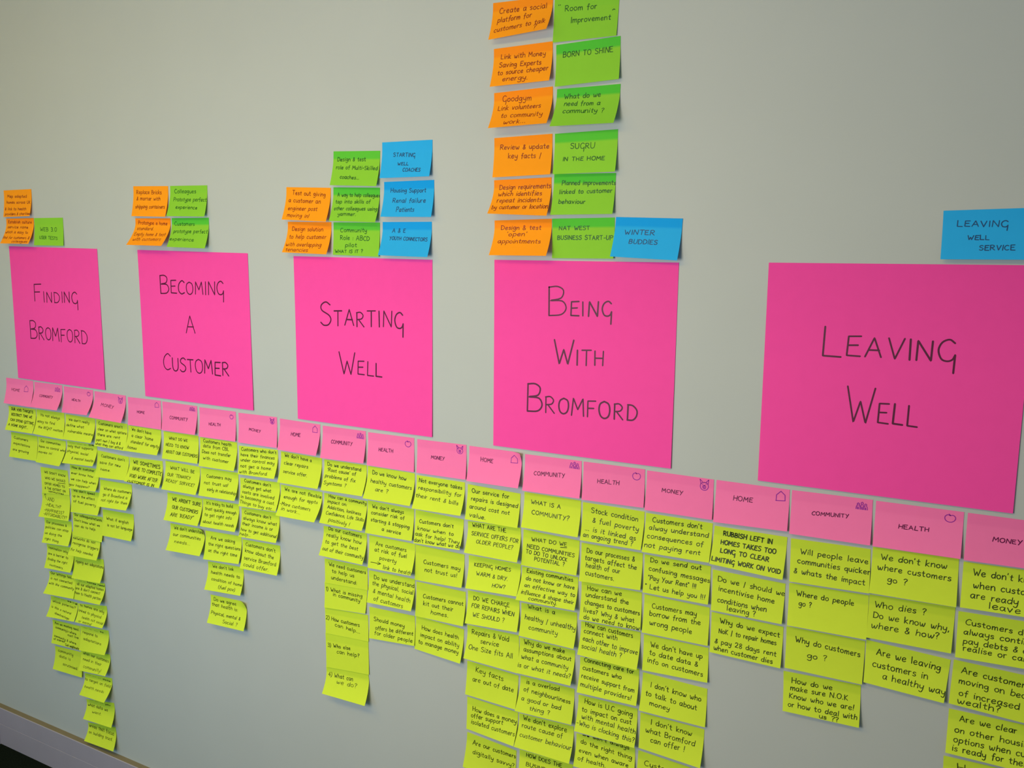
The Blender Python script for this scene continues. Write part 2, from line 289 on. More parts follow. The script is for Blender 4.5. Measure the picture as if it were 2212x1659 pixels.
# ---------------------------------------------------------------- the notes
# kind, curl, base mm/10, corners TL TR BR BL (mm/10: x, lift, z), label, group, lines (u0 v0 u1 v1 per mille, height mm/10, small caps %, text)
DATA = [
('S', 0, 8, [-25363, 8, 15698, -21464, 8, 15654, -21443, 30, 11906, -25344, 30, 11933], 'large hot pink paper sheet at far left, lettered in black on two lines', 'hot pink title sheets', [(266, 400, 757, 394, 508, 58, 'FINDING'), (186, 682, 834, 682, 517, 68, 'BROMFORD')]),
('S', 0, 8, [-19868, 8, 15640, -15995, 8, 15592, -15963, 30, 11882, -19827, 30, 11890], 'large hot pink sheet lettered BECOMING A CUSTOMER', 'hot pink title sheets', [(202, 282, 782, 272, 453, 68, 'BECOMING'), (428, 536, 510, 533, 422, 100, 'A'), (199, 797, 795, 795, 434, 76, 'CUSTOMER')]),
('S', 0, 8, [-14569, 8, 15542, -10771, 8, 15512, -10785, 30, 11814, -14552, 30, 11827], 'large hot pink sheet lettered STARTING WELL', 'hot pink title sheets', [(201, 405, 802, 390, 548, 59, 'STARTING'), (337, 689, 650, 682, 482, 61, 'WELL')]),
('S', 0, 8, [-9290, 8, 15531, -5504, 8, 15533, -5515, 30, 11823, -9282, 30, 11814], 'large hot pink sheet below the tallest stack of notes, lettered on three lines', 'hot pink title sheets', [(321, 281, 666, 267, 521, 52, 'BEING'), (355, 530, 626, 522, 461, 60, 'WITH'), (205, 792, 813, 782, 529, 59, 'BROMFORD')]),
('S', 0, 8, [-3934, 8, 15556, -44, 8, 15575, -57, 30, 11835, -3934, 30, 11820], 'large hot pink sheet lettered LEAVING WELL, nearest at the right', 'hot pink title sheets', [(248, 402, 750, 394, 475, 68, 'LEAVING'), (353, 681, 630, 683, 553, 60, 'WELL')]),
('P', 0, 6, [-25983, 6, 11887, -24673, 6, 11892, -24674, 155, 11157, -25979, 140, 11152], 'light pink note lettered HOME with house sketch, first such from the left', 'light pink heading notes in a row', [(207, 488, 505, 490, 82, 100, 'HOME'), (673, 460, 816, 452, 174, 100, '{house}')]),
('P', 0, 6, [-24624, 6, 11876, -23340, 6, 11877, -23339, 220, 11197, -24622, 190, 11172], 'light pink note lettered COMMUNITY with people sketch, first such from the left', 'light pink heading notes in a row', [(221, 571, 700, 584, 72, 100, 'COMMUNITY'), (741, 285, 925, 295, 129, 100, '{people}')]),
('P', 0, 6, [-23275, 6, 11862, -21993, 6, 11857, -21993, 245, 11201, -23276, 120, 11136], 'light pink note lettered HEALTH with apple sketch, first such from the left', 'light pink heading notes in a row', [(299, 521, 601, 536, 62, 100, 'HEALTH'), (796, 262, 906, 263, 116, 100, '{apple}')]),
('P', 0, 6, [-21936, 6, 11835, -20644, 6, 11825, -20651, 195, 11117, -21943, 225, 11151], 'light pink note lettered MONEY with pig sketch, first such from the left', 'light pink heading notes in a row', [(246, 530, 651, 555, 83, 100, 'MONEY'), (759, 324, 908, 331, 173, 100, '{pig}')]),
('P', 0, 6, [-20565, 6, 11799, -19271, 6, 11814, -19264, 50, 11065, -20554, 55, 11062], 'light pink note lettered HOME with house sketch, second such from the left', 'light pink heading notes in a row', [(274, 534, 500, 534, 70, 100, 'HOME'), (820, 252, 935, 248, 132, 100, '{house}')]),
('P', 0, 6, [-19217, 6, 11803, -17930, 6, 11799, -17933, 115, 11084, -19220, 70, 11065], 'light pink note lettered COMMUNITY with people sketch, second such from the left', 'light pink heading notes in a row', [(223, 578, 739, 572, 83, 100, 'COMMUNITY'), (784, 192, 938, 194, 102, 100, '{people}')]),
('P', 0, 6, [-17850, 6, 11783, -16583, 6, 11791, -16578, 60, 11062, -17844, 75, 11051], 'light pink note lettered HEALTH with apple sketch, second such from the left', 'light pink heading notes in a row', [(265, 579, 584, 564, 75, 100, 'HEALTH'), (837, 265, 930, 264, 106, 100, '{apple}')]),
('P', 0, 6, [-16494, 6, 11775, -15233, 6, 11791, -15225, 50, 11060, -16483, 60, 11053], 'light pink note lettered MONEY with pig sketch, second such from the left', 'light pink heading notes in a row', [(280, 554, 580, 575, 70, 100, 'MONEY'), (822, 242, 934, 241, 136, 100, '{pig}')]),
('P', 0, 6, [-15138, 6, 11770, -13898, 6, 11754, -13908, 170, 11057, -15147, 115, 11046], 'light pink note lettered HOME with house sketch, third such from the left', 'light pink heading notes in a row', [(294, 502, 530, 499, 89, 100, 'HOME'), (819, 286, 933, 289, 160, 100, '{house}')]),
('P', 0, 6, [-13825, 6, 11740, -12580, 6, 11745, -12577, 115, 11036, -13824, 120, 11010], 'light pink note lettered COMMUNITY with people sketch, third such from the left', 'light pink heading notes in a row', [(210, 517, 701, 514, 87, 100, 'COMMUNITY'), (797, 254, 956, 260, 127, 100, '{people}')]),
('P', 0, 6, [-12515, 6, 11731, -11266, 6, 11739, -11261, 35, 10997, -12511, 75, 11002], 'light pink note lettered HEALTH with apple sketch, third such from the left', 'light pink heading notes in a row', [(241, 529, 552, 517, 80, 100, 'HEALTH'), (807, 283, 932, 281, 128, 100, '{apple}')]),
('P', 0, 6, [-11187, 6, 11725, -9942, 6, 11743, -9930, 60, 11019, -11178, 60, 11002], 'light pink note lettered MONEY with pig sketch, third such from the left', 'light pink heading notes in a row', [(292, 530, 562, 530, 74, 100, 'MONEY'), (800, 276, 939, 281, 168, 100, '{pig}')]),
('P', 1, 10, [-9868, 10, 11735, -8623, 10, 11739, -8623, 170, 11045, -9866, 130, 11019], 'light pink note lettered HOME with house sketch, fourth such from the left', 'light pink heading notes in a row', [(230, 403, 466, 407, 89, 100, 'HOME'), (802, 331, 925, 325, 165, 100, '{house}')]),
('P', 0, 6, [-8557, 6, 11720, -7313, 6, 11735, -7305, 93, 11011, -8552, 124, 11004], 'light pink note lettered COMMUNITY with people sketch, fourth such from the left', 'light pink heading notes in a row', [(177, 547, 718, 509, 83, 100, 'COMMUNITY'), (795, 228, 957, 232, 128, 100, '{people}')]),
('P', 0, 6, [-7272, 6, 11731, -6018, 6, 11741, -6009, 56, 11018, -7268, 77, 10995], 'light pink note lettered HEALTH with apple sketch, fourth such from the left', 'light pink heading notes in a row', [(243, 520, 598, 498, 84, 100, 'HEALTH'), (805, 305, 931, 303, 141, 100, '{apple}')]),
('P', 0, 6, [-5977, 6, 11726, -4714, 6, 11724, -4708, 49, 10993, -5981, 77, 10990], 'light pink note lettered MONEY with pig sketch, fourth such from the left', 'light pink heading notes in a row', [(243, 486, 557, 497, 74, 100, 'MONEY'), (794, 301, 935, 294, 195, 100, '{pig}')]),
('P', 0, 6, [-4667, 6, 11725, -3387, 6, 11728, -3383, 66, 11006, -4676, 83, 10973], 'light pink note lettered HOME with house sketch, fifth such from the left', 'light pink heading notes in a row', [(250, 428, 515, 427, 89, 100, 'HOME'), (826, 305, 944, 291, 172, 100, '{house}')]),
('P', 0, 6, [-3351, 6, 11728, -2056, 6, 11748, -2043, 69, 10993, -3347, 71, 10976], 'light pink note lettered COMMUNITY with people sketch, fifth such from the left', 'light pink heading notes in a row', [(268, 512, 724, 467, 67, 100, 'COMMUNITY'), (803, 242, 941, 243, 121, 100, '{people}')]),
('P', 0, 6, [-2006, 6, 11740, -717, 6, 11750, -711, 70, 11007, -2007, 70, 10990], 'light pink note lettered HEALTH with apple sketch, fifth such from the left', 'light pink heading notes in a row', [(283, 538, 629, 522, 71, 100, 'HEALTH'), (792, 255, 913, 251, 127, 100, '{apple}')]),
('P', 0, 6, [-665, 6, 11747, 597, 6, 11754, 627, 70, 11032, -665, 70, 11000], 'light pink note lettered MONEY without a sketch, cut by the right edge', 'light pink heading notes in a row', [(290, 533, 600, 528, 71, 100, 'MONEY')]),
('Y', 0, 6, [-25966, 6, 11055, -24644, 6, 11074, -24637, 170, 10387, -25953, 175, 10365], 'lime note reading "OUR VOID TARGETS RESTRICT TIME" under the first HOME note', 'lime notes under the first HOME note', [(93, 165, 897, 189, 76, 100, 'OUR VOID TARGETS'), (105, 394, 868, 409, 72, 100, 'RESTRICT TIME WE'), (98, 609, 956, 650, 70, 100, 'CAN SPEND GETTING'), (66, 814, 808, 848, 68, 100, 'A HOME RIGHT...')]),
('Y', 0, 6, [-25942, 6, 10271, -24657, 6, 10283, -24652, 105, 9573, -25936, 125, 9548], 'lime note reading "Customers expectations are growing" under the first HOME note', 'lime notes under the first HOME note', [(108, 251, 637, 286, 69, 100, 'Customers'), (96, 470, 715, 519, 67, 100, 'expectations'), (94, 726, 694, 758, 65, 100, 'are growing')]),
('Y', 0, 6, [-24613, 6, 11077, -23324, 6, 11092, -23316, 115, 10360, -24603, 175, 10392], 'lime note reading "Its not always easy to" under the first COMMUNITY note', 'lime notes under the first COMMUNITY note', [(149, 249, 831, 281, 73, 100, 'Its not always'), (57, 522, 663, 513, 69, 100, 'easy to find'), (118, 738, 952, 742, 66, 100, 'the RIGHT custom')]),
('Y', 0, 6, [-24632, 6, 10278, -23347, 6, 10289, -23344, 255, 9611, -24629, 130, 9549], 'lime note reading "Our communities have no control" under the first COMMUNITY note', 'lime notes under the first COMMUNITY note', [(95, 195, 804, 219, 69, 100, 'Our communities'), (45, 415, 990, 445, 65, 100, 'have no control who'), (41, 628, 552, 630, 64, 100, 'moves in!')]),
('Y', 0, 6, [-24616, 6, 9385, -23348, 6, 9438, -23295, 30, 8732, -24579, 30, 8618], 'lime note reading "WE DON\'T KNOW WHO WE" under the first COMMUNITY note', 'lime notes under the first COMMUNITY note', [(139, 215, 902, 278, 66, 100, "WE DON'T KNOW"), (142, 446, 876, 489, 66, 100, 'WHO WE SHOULD'), (606, 555, 872, 555, 16, 100, '{line}'), (118, 654, 843, 718, 65, 100, 'OFFER HOMES TO'), (109, 833, 863, 898, 65, 100, '& THE EXTENT ON'), (246, 935, 789, 1004, 47, 100, 'communities')]),
('Y', 0, 10, [-24632, 10, 8628, -23332, 10, 8751, -23265, 140, 8008, -24564, 205, 7954], 'lime note reading "AND -HEALTH? -HAPPINESS? -AFFORDABILITY?" under the first COMMUNITY note', 'lime notes under the first COMMUNITY note', [(197, 340, 434, 360, 116, 100, 'AND'), (86, 304, 165, 295, 172, 100, '{uparrow}'), (140, 552, 684, 590, 87, 100, '-HEALTH?'), (131, 757, 813, 794, 83, 100, '-HAPPINESS?'), (142, 913, 930, 953, 86, 100, '-AFFORDABILITY?')]),
('Y', 0, 6, [-24605, 6, 7877, -23329, 6, 7943, -23295, 180, 7267, -24568, 160, 7161], 'lime note reading "Our processes & policies can" under the first COMMUNITY note', 'lime notes under the first COMMUNITY note', [(70, 224, 814, 250, 69, 100, 'Our processes &'), (47, 426, 886, 451, 65, 100, 'policies can stop'), (47, 657, 684, 680, 62, 100, 'us doing the'), (84, 864, 641, 918, 60, 100, 'right thing.')]),
('Y', 0, 6, [-24577, 6, 7072, -23308, 6, 7173, -23253, 195, 6497, -24521, 170, 6404], 'lime note reading "nomination only are a barrier" under the first COMMUNITY note', 'lime notes under the first COMMUNITY note', [(71, 187, 769, 275, 73, 100, 'nomination only'), (45, 442, 799, 510, 67, 100, 'are a barrier to'), (57, 670, 796, 713, 63, 100, 'finding the right'), (177, 874, 712, 930, 60, 100, 'customers.')]),
('Y', 0, 6, [-24551, 6, 6245, -23330, 6, 6339, -23279, 140, 5691, -24502, 270, 5657], 'lime note reading "Our lettings team is not" under the first COMMUNITY note', 'lime notes under the first COMMUNITY note', [(61, 122, 929, 176, 78, 100, 'Our lettings team'), (58, 374, 878, 413, 68, 100, 'is not connected'), (46, 595, 951, 637, 62, 100, 'with the community')]),
('Y', 0, 6, [-24559, 6, 5487, -23295, 6, 5531, -23274, 170, 5013, -24540, 205, 4914], 'lime note reading "being unlock potential? is this" under the first COMMUNITY note', 'lime notes under the first COMMUNITY note', [(150, 20, 985, 112, 35, 100, '..... .... being'), (70, 293, 928, 381, 64, 100, 'unlock potential?'), (67, 569, 815, 700, 56, 100, 'is this a natural'), (252, 818, 809, 956, 53, 100, 'disadvantage')]),
('Y', 0, 6, [-24559, 6, 4744, -23260, 6, 4826, -23215, 35, 4093, -24512, 120, 4060], 'lime note reading "Are we meeting need community\'s" under the first COMMUNITY note', 'lime notes under the first COMMUNITY note', [(85, 168, 935, 214, 72, 100, 'Are we meeting need'), (93, 348, 841, 415, 68, 100, "community's where"), (541, 534, 916, 551, 62, 100, 'cust live'), (66, 708, 830, 810, 60, 100, 'community & where'), (64, 837, 440, 848, 57, 100, 'of interest'), (468, 957, 1000, 992, 62, 100, 'Cust neighbourhood')]),
('Y', 0, 6, [-24528, 6, 3924, -23273, 6, 4028, -23208, 85, 3283, -24476, 155, 3266], 'lime note reading "community data is scrutinised." under the first COMMUNITY note', 'lime notes under the first COMMUNITY note', [(117, 225, 677, 260, 88, 100, 'community'), (159, 452, 572, 477, 79, 100, 'data is'), (317, 732, 848, 765, 73, 100, 'scrutinised.')]),
('Y', 0, 6, [-23277, 6, 11074, -21980, 6, 11066, -21986, 180, 10417, -23285, 135, 10375], 'lime note reading "We don\'t really define what" under the first HEALTH note', 'lime notes under the first HEALTH note', [(110, 244, 802, 259, 71, 100, "We don't really"), (44, 473, 639, 467, 68, 100, 'define what'), (111, 698, 981, 713, 66, 100, 'vulnerable means')]),
('Y', 0, 6, [-23283, 6, 10312, -21967, 6, 10333, -21961, 190, 9776, -23270, 215, 9712], 'lime note reading "OR only that supports physical," under the first HEALTH note', 'lime notes under the first HEALTH note', [(85, 97, 905, 75, 42, 100, '..... .... .. OR'), (27, 289, 867, 285, 68, 100, 'only that supports'), (32, 509, 737, 565, 64, 100, 'physical, social'), (246, 795, 971, 824, 64, 100, '& mental health')]),
('Y', 0, 6, [-23229, 6, 9635, -21947, 6, 9661, -21937, 165, 9062, -23212, 100, 8966], 'lime note reading "How do customer ever know" under the first HEALTH note', 'lime notes under the first HEALTH note', [(74, 148, 842, 168, 65, 100, 'How do customer'), (42, 393, 805, 425, 63, 100, 'ever know how'), (47, 642, 943, 708, 61, 100, 'we can help when'), (3, 878, 745, 902, 60, 100, 'gov happens?')]),
('Y', 0, 6, [-23252, 6, 8929, -21939, 6, 8992, -21914, 160, 8386, -23220, 85, 8272], 'lime note reading "We don\'t speed up on" under the first HEALTH note', 'lime notes under the first HEALTH note', [(93, 101, 799, 144, 66, 100, "We don't speed"), (54, 334, 790, 381, 64, 100, 'up on the effect'), (77, 571, 865, 644, 66, 100, 'of fuel poverty')]),
('Y', 0, 6, [-23250, 6, 8229, -21920, 6, 8304, -21879, 105, 7614, -23216, 60, 7578], 'lime note reading "Our colleagues/network Don\'t know what" under the first HEALTH note', 'lime notes under the first HEALTH note', [(63, 118, 973, 193, 70, 100, 'Our colleagues/network'), (50, 354, 898, 419, 69, 100, "Don't know what we"), (57, 597, 778, 606, 67, 100, 'can do to help.')]),
('Y', 0, 40, [-23281, 40, 7677, -22032, 40, 7729, -22004, 215, 7097, -23257, 230, 7039], 'lime note reading "Our colleagues & networks do" under the first HEALTH note', 'lime notes under the first HEALTH note', [(111, 68, 873, 151, 79, 100, 'Our colleagues &'), (43, 318, 828, 360, 74, 100, 'networks do not'), (46, 531, 956, 597, 69, 100, 'recognise triggers'), (32, 798, 846, 857, 64, 100, 'for help needed.')]),
('Y', 0, 10, [-23319, 10, 6944, -21986, 10, 7075, -21926, 205, 6447, -23257, 170, 6334], 'lime note reading "ripping out adaptations" under the first HEALTH note', 'lime notes under the first HEALTH note', [(57, 307, 992, 417, 79, 100, 'ripping out adaptations')]),
('Y', 0, 10, [-23391, 10, 6229, -21990, 10, 6375, -21932, 250, 5834, -23332, 105, 5668], 'lime note reading "homes need all our adapted" under the first HEALTH note', 'lime notes under the first HEALTH note', [(167, 57, 978, 187, 41, 100, '.... ... homes need'), (90, 287, 956, 405, 77, 100, 'all our adapted homes'), (47, 502, 873, 587, 73, 100, "are & don't connect"), (12, 723, 967, 822, 71, 100, 'them to Health partner')]),
('Y', 0, 6, [-23288, 6, 5514, -21977, 6, 5709, -21892, 245, 5150, -23212, 185, 5026], 'lime note reading "to homes are only linked" under the first HEALTH note', 'lime notes under the first HEALTH note', [(83, 132, 901, 386, 78, 100, 'to homes are only'), (27, 447, 844, 632, 69, 100, 'linked to physical'), (195, 760, 964, 868, 60, 100, 'health not social'), (126, 953, 591, 990, 57, 100, 'or mental')]),
('Y', 0, 6, [-23249, 6, 4841, -21960, 6, 4986, -21885, 230, 4352, -23173, 140, 4158], 'lime note reading "to respond to adaptations" under the first HEALTH note', 'lime notes under the first HEALTH note', [(135, 61, 817, 161, 39, 100, '.... ... .... to'), (78, 298, 604, 382, 74, 100, 'respond to'), (112, 565, 765, 669, 69, 100, 'adaptations')]),
('Y', 0, 10, [-23299, 10, 4063, -21957, 10, 4278, -21870, 260, 3745, -23213, 175, 3552], 'lime note reading "what our customers need in" under the first HEALTH note', 'lime notes under the first HEALTH note', [(90, 163, 958, 455, 85, 100, 'what our customers'), (78, 486, 735, 631, 73, 100, 'need in their'), (138, 837, 791, 909, 78, 100, 'community!')]),
('Y', 0, 6, [-23178, 6, 3410, -21933, 6, 3558, -21885, 340, 2977, -23114, 260, 2856], 'lime note reading "data to target on field" under the first HEALTH note', 'lime notes under the first HEALTH note', [(67, 57, 928, 209, 47, 100, '..... .... ... data'), (8, 359, 964, 463, 77, 100, 'to target on field'), (68, 676, 809, 711, 63, 100, 'health needs')]),
('Y', 0, 6, [-23176, 6, 2598, -21910, 6, 2816, -21801, 220, 2184, -23088, 210, 2091], 'lime note reading "you what data we want." under the first HEALTH note', 'lime notes under the first HEALTH note', [(144, 20, 850, 181, 47, 100, '.... .... .... you'), (43, 352, 764, 439, 85, 100, 'what data we'), (230, 643, 566, 658, 70, 100, 'want.')]),
('Y', 0, 6, [-23174, 6, 1868, -21905, 6, 2074, -21802, 200, 1451, -23100, 215, 1404], 'lime note reading "areas that focus on building" under the first HEALTH note', 'lime notes under the first HEALTH note', [(37, 257, 917, 402, 106, 100, 'areas that focus'), (52, 593, 899, 643, 80, 100, 'on building trust.')]),
('Y', 0, 6, [-21942, 6, 11064, -20640, 6, 11061, -20641, 140, 10355, -21943, 105, 10340], 'lime note reading "Customers aren\'t clear on what" under the first MONEY note', 'lime notes under the first MONEY note', [(79, 188, 841, 203, 74, 100, "Customers aren't"), (61, 406, 967, 410, 72, 100, 'clear on what options'), (55, 607, 779, 605, 70, 100, 'there are: rent'), (46, 806, 830, 811, 69, 100, 'part own / buy & &'), (34, 947, 930, 957, 62, 100, 'what they can afford')]),
('Y', 0, 6, [-21970, 6, 10195, -20651, 6, 10164, -20663, 165, 9553, -21990, 125, 9466], 'lime note reading "Customers don\'t save for new" under the first MONEY note', 'lime notes under the first MONEY note', [(131, 235, 865, 232, 78, 100, "Customers don't"), (96, 483, 762, 502, 74, 100, 'save for new'), (152, 733, 472, 743, 66, 100, 'home.')]),
('Y', 0, 6, [-21928, 6, 9375, -20601, 6, 9413, -20584, 240, 8755, -21909, 195, 8665], 'lime note reading "Where do customers go if" under the first MONEY note', 'lime notes under the first MONEY note', [(121, 376, 981, 386, 72, 100, 'Where do customers'), (128, 593, 907, 604, 68, 100, 'go if Bromford is'), (114, 794, 952, 793, 66, 100, 'not right for them')]),
('Y', 0, 6, [-21897, 6, 8536, -20592, 6, 8589, -20563, 155, 7883, -21866, 100, 7813], 'lime note reading "What if english is not" under the first MONEY note', 'lime notes under the first MONEY note', [(113, 378, 829, 410, 73, 100, 'What if english'), (155, 618, 972, 635, 71, 100, 'is not 1st language')]),
('Y', 0, 6, [-20616, 6, 11033, -19320, 6, 11042, -19312, 180, 10406, -20612, 180, 10374], 'lime note reading "We don\'t have a clear" under the second HOME note', 'lime notes under the second HOME note', [(115, 193, 709, 256, 84, 100, "We don't have"), (122, 442, 777, 483, 79, 100, "a clear 'home"), (130, 668, 979, 730, 76, 100, "standard' for empty"), (77, 892, 361, 907, 73, 100, 'homes')]),
('Y', 0, 6, [-20625, 6, 10167, -19320, 6, 10220, -19295, 180, 9535, -20601, 235, 9560], 'lime note reading "WE SOMETIMES HAVE TO COMPLETE" under the second HOME note', 'lime notes under the second HOME note', [(113, 253, 923, 322, 101, 100, 'WE SOMETIMES'), (119, 525, 976, 559, 94, 100, 'HAVE TO COMPLETE'), (87, 807, 904, 814, 88, 100, 'VOID WORK AFTER'), (90, 1035, 851, 995, 74, 100, 'CUSTOMER IS IN')]),
('Y', 0, 6, [-19223, 6, 11024, -17930, 6, 11044, -17922, 85, 10340, -19211, 110, 10326], 'lime note reading "WHAT DO WE NEED TO" under the second COMMUNITY note', 'lime notes under the second COMMUNITY note', [(152, 284, 687, 279, 76, 100, 'WHAT DO WE'), (70, 529, 729, 536, 80, 100, 'NEED TO KNOW'), (91, 776, 982, 788, 79, 100, 'ABOUT OUR CUSTOMERS')]),
('Y', 0, 6, [-19207, 6, 10247, -17923, 6, 10246, -17924, 185, 9556, -19207, 180, 9527], 'lime note reading "WHAT WILL BE OUR \'TENANCY" under the second COMMUNITY note', 'lime notes under the second COMMUNITY note', [(140, 278, 841, 276, 87, 100, 'WHAT WILL BE'), (73, 526, 751, 521, 81, 100, "OUR 'TENANCY"), (73, 731, 900, 744, 78, 100, "READY' SERVICE?")]),
('Y', 0, 6, [-19195, 6, 9403, -17893, 6, 9427, -17883, 205, 8760, -19182, 180, 8709], 'lime note reading "WE AREN\'T SURE OUR CUSTOMERS" under the second COMMUNITY note', 'lime notes under the second COMMUNITY note', [(146, 276, 958, 311, 95, 100, "WE AREN'T SURE"), (166, 559, 908, 596, 87, 100, 'OUR CUSTOMERS'), (163, 825, 821, 814, 83, 100, "ARE 'READY'")]),
('Y', 1, 10, [-19133, 10, 8585, -17839, 10, 8629, -17817, 235, 7990, -19112, 215, 7918], 'lime note reading "We don\'t understand our communities" under the second COMMUNITY note', 'lime notes under the second COMMUNITY note', [(111, 209, 982, 193, 89, 100, "We don't understand"), (95, 460, 888, 457, 79, 100, 'our communities'), (178, 698, 640, 704, 75, 100, 'needs...')]),
('Y', 0, 6, [-17875, 6, 11018, -16579, 6, 11031, -16573, 150, 10342, -17868, 95, 10297], 'lime note reading "Customers health data from CBL" under the second HEALTH note', 'lime notes under the second HEALTH note', [(95, 155, 859, 173, 80, 100, 'Customers health'), (85, 333, 786, 347, 79, 100, 'data from CBL'), (58, 539, 844, 546, 77, 100, 'Does not transfer'), (108, 741, 813, 770, 76, 100, 'with customer')]),
('Y', 0, 6, [-17901, 6, 10233, -16576, 6, 10271, -16558, 180, 9604, -17880, 135, 9543], 'lime note reading "Customers may not trust us!" under the second HEALTH note', 'lime notes under the second HEALTH note', [(160, 328, 813, 321, 80, 100, 'Customers may'), (108, 574, 744, 565, 77, 100, 'not trust us!'), (213, 790, 990, 800, 75, 100, 'early in relationship')]),
('Y', 0, 6, [-17870, 6, 9439, -16595, 6, 9476, -16578, 190, 8818, -17850, 155, 8752], 'lime note reading "It\'s tricky to build trust" under the second HEALTH note', 'lime notes under the second HEALTH note', [(103, 201, 828, 178, 80, 100, "It's tricky to build"), (65, 405, 931, 404, 75, 100, 'trust quickly enough'), (70, 621, 829, 611, 72, 100, 'to get right info'), (64, 863, 936, 850, 70, 100, 'about health needs')]),
('Y', 0, 6, [-17829, 6, 8606, -16550, 6, 8667, -16517, 165, 8004, -17794, 150, 7894], 'lime note reading "Are we asking the right" under the second HEALTH note', 'lime notes under the second HEALTH note', [(144, 289, 817, 300, 81, 100, 'Are we asking'), (93, 508, 978, 538, 76, 100, 'the right questions'), (109, 731, 915, 770, 74, 100, 'at the right time')]),
('Y', 0, 6, [-17782, 6, 7800, -16522, 6, 7867, -16488, 175, 7193, -17746, 195, 7112], 'lime note reading "We don\'t link health needs" under the second HEALTH note', 'lime notes under the second HEALTH note', [(131, 207, 724, 194, 82, 100, "We don't link"), (93, 432, 903, 431, 75, 100, 'health needs to'), (132, 656, 980, 692, 71, 100, 'condition of home'), (368, 887, 825, 891, 75, 100, '(fuel pov)')]),
('Y', 1, 10, [-17732, 10, 6923, -16451, 10, 6981, -16418, 175, 6285, -17701, 195, 6234], 'lime note reading "Do we agree that health" under the second HEALTH note', 'lime notes under the second HEALTH note', [(85, 210, 709, 218, 91, 100, 'Do we agree'), (38, 403, 754, 410, 82, 100, 'that health is:'), (51, 681, 854, 685, 76, 100, 'Physical, mental &'), (412, 895, 801, 901, 77, 100, 'Social ?')]),
('Y', 0, 6, [-16519, 6, 10960, -15236, 6, 11004, -15212, 185, 10340, -16497, 95, 10270], 'lime note reading "Customers who don\'t have their" under the second MONEY note', 'lime notes under the second MONEY note', [(64, 162, 959, 153, 76, 100, "Customers who don't"), (45, 357, 915, 356, 74, 100, 'have their finances'), (43, 542, 924, 536, 73, 100, 'under control may'), (51, 750, 886, 729, 72, 100, 'not get a home.'), (39, 951, 805, 919, 71, 100, 'with Bromford.')]),
('Y', 0, 6, [-16517, 6, 10161, -15207, 6, 10216, -15180, 200, 9555, -16490, 120, 9474], 'lime note reading "Customers don\'t always get what" under the second MONEY note', 'lime notes under the second MONEY note', [(112, 138, 779, 201, 77, 100, "Customers don't"), (69, 337, 787, 399, 75, 100, 'always get what'), (61, 533, 882, 619, 73, 100, 'costs are involved'), (34, 705, 930, 799, 71, 100, 'in becoming a cust.'), (20, 886, 964, 987, 70, 100, 'Things to buy etc...')]),
('Y', 0, 6, [-16512, 6, 9409, -15248, 6, 9463, -15217, 185, 8774, -16481, 165, 8716], 'lime note reading "Customers don\'t always know what" under the second MONEY note', 'lime notes under the second MONEY note', [(83, 209, 777, 267, 79, 100, "Customers don't"), (49, 414, 935, 458, 74, 100, 'always know what'), (36, 598, 851, 641, 71, 100, 'their income is or'), (29, 789, 976, 847, 69, 100, 'how to get additional'), (15, 946, 312, 935, 68, 100, 'help..')]),
('Y', 0, 6, [-16521, 6, 8599, -15261, 6, 8651, -15230, 175, 7957, -16490, 155, 7901], 'lime note reading "Customers don\'t know about the" under the second MONEY note', 'lime notes under the second MONEY note', [(89, 212, 874, 273, 91, 100, "Customers don't"), (70, 436, 839, 504, 85, 100, 'know about the'), (70, 685, 924, 720, 81, 100, 'service Bromford'), (85, 898, 760, 920, 78, 100, 'could offer.')]),
('Y', 0, 6, [-15134, 6, 10986, -13872, 6, 10973, -13877, 175, 10287, -15140, 155, 10265], 'lime note reading "We don\'t have a clear" under the third HOME note', 'lime notes under the third HOME note', [(94, 156, 753, 184, 82, 100, "We don't have a"), (88, 411, 677, 417, 78, 100, 'clear repairs'), (95, 677, 688, 690, 75, 100, 'service offer.')]),
('Y', 0, 6, [-15171, 6, 10177, -13886, 6, 10174, -13889, 300, 9527, -15173, 210, 9468], 'lime note reading "We are not flexible enough" under the third HOME note', 'lime notes under the third HOME note', [(96, 182, 981, 247, 85, 100, 'We are not flexible'), (91, 439, 913, 445, 77, 100, 'enough for appts'), (28, 665, 794, 698, 77, 100, '-More customers'), (93, 808, 588, 843, 72, 100, 'in work...')]),
('Y', 0, 6, [-13802, 6, 10958, -12568, 6, 10975, -12560, 200, 10313, -13792, 170, 10275], 'lime note reading "Do we understand \'Root cause\'" under the third COMMUNITY note', 'lime notes under the third COMMUNITY note', [(81, 199, 871, 231, 80, 100, 'Do we understand'), (80, 382, 757, 398, 76, 100, "'Root cause' of"), (44, 580, 768, 615, 74, 100, 'problems of fix'), (45, 804, 578, 799, 72, 100, 'Symtoms ?')]),
('Y', 0, 6, [-13826, 6, 10167, -12575, 6, 10155, -12582, 205, 9517, -13833, 195, 9504], 'lime note reading "How can a community impact" under the third COMMUNITY note', 'lime notes under the third COMMUNITY note', [(115, 132, 981, 137, 75, 100, 'How can a community'), (81, 318, 540, 315, 72, 100, 'impact on:'), (102, 504, 890, 531, 71, 100, 'Addiction, lonliness'), (95, 704, 980, 704, 68, 100, 'Confidence, Life Skills'), (201, 897, 697, 929, 75, 100, 'positively !')]),
('Y', 0, 6, [-13870, 6, 9374, -12599, 6, 9403, -12584, 200, 8731, -13854, 210, 8730], 'lime note reading "Do our customers really know" under the third COMMUNITY note', 'lime notes under the third COMMUNITY note', [(121, 112, 879, 194, 92, 100, 'Do our customers'), (78, 352, 889, 396, 86, 100, 'really know how'), (66, 586, 831, 612, 80, 100, 'to get the best'), (45, 817, 981, 836, 76, 100, 'out of their community')]),
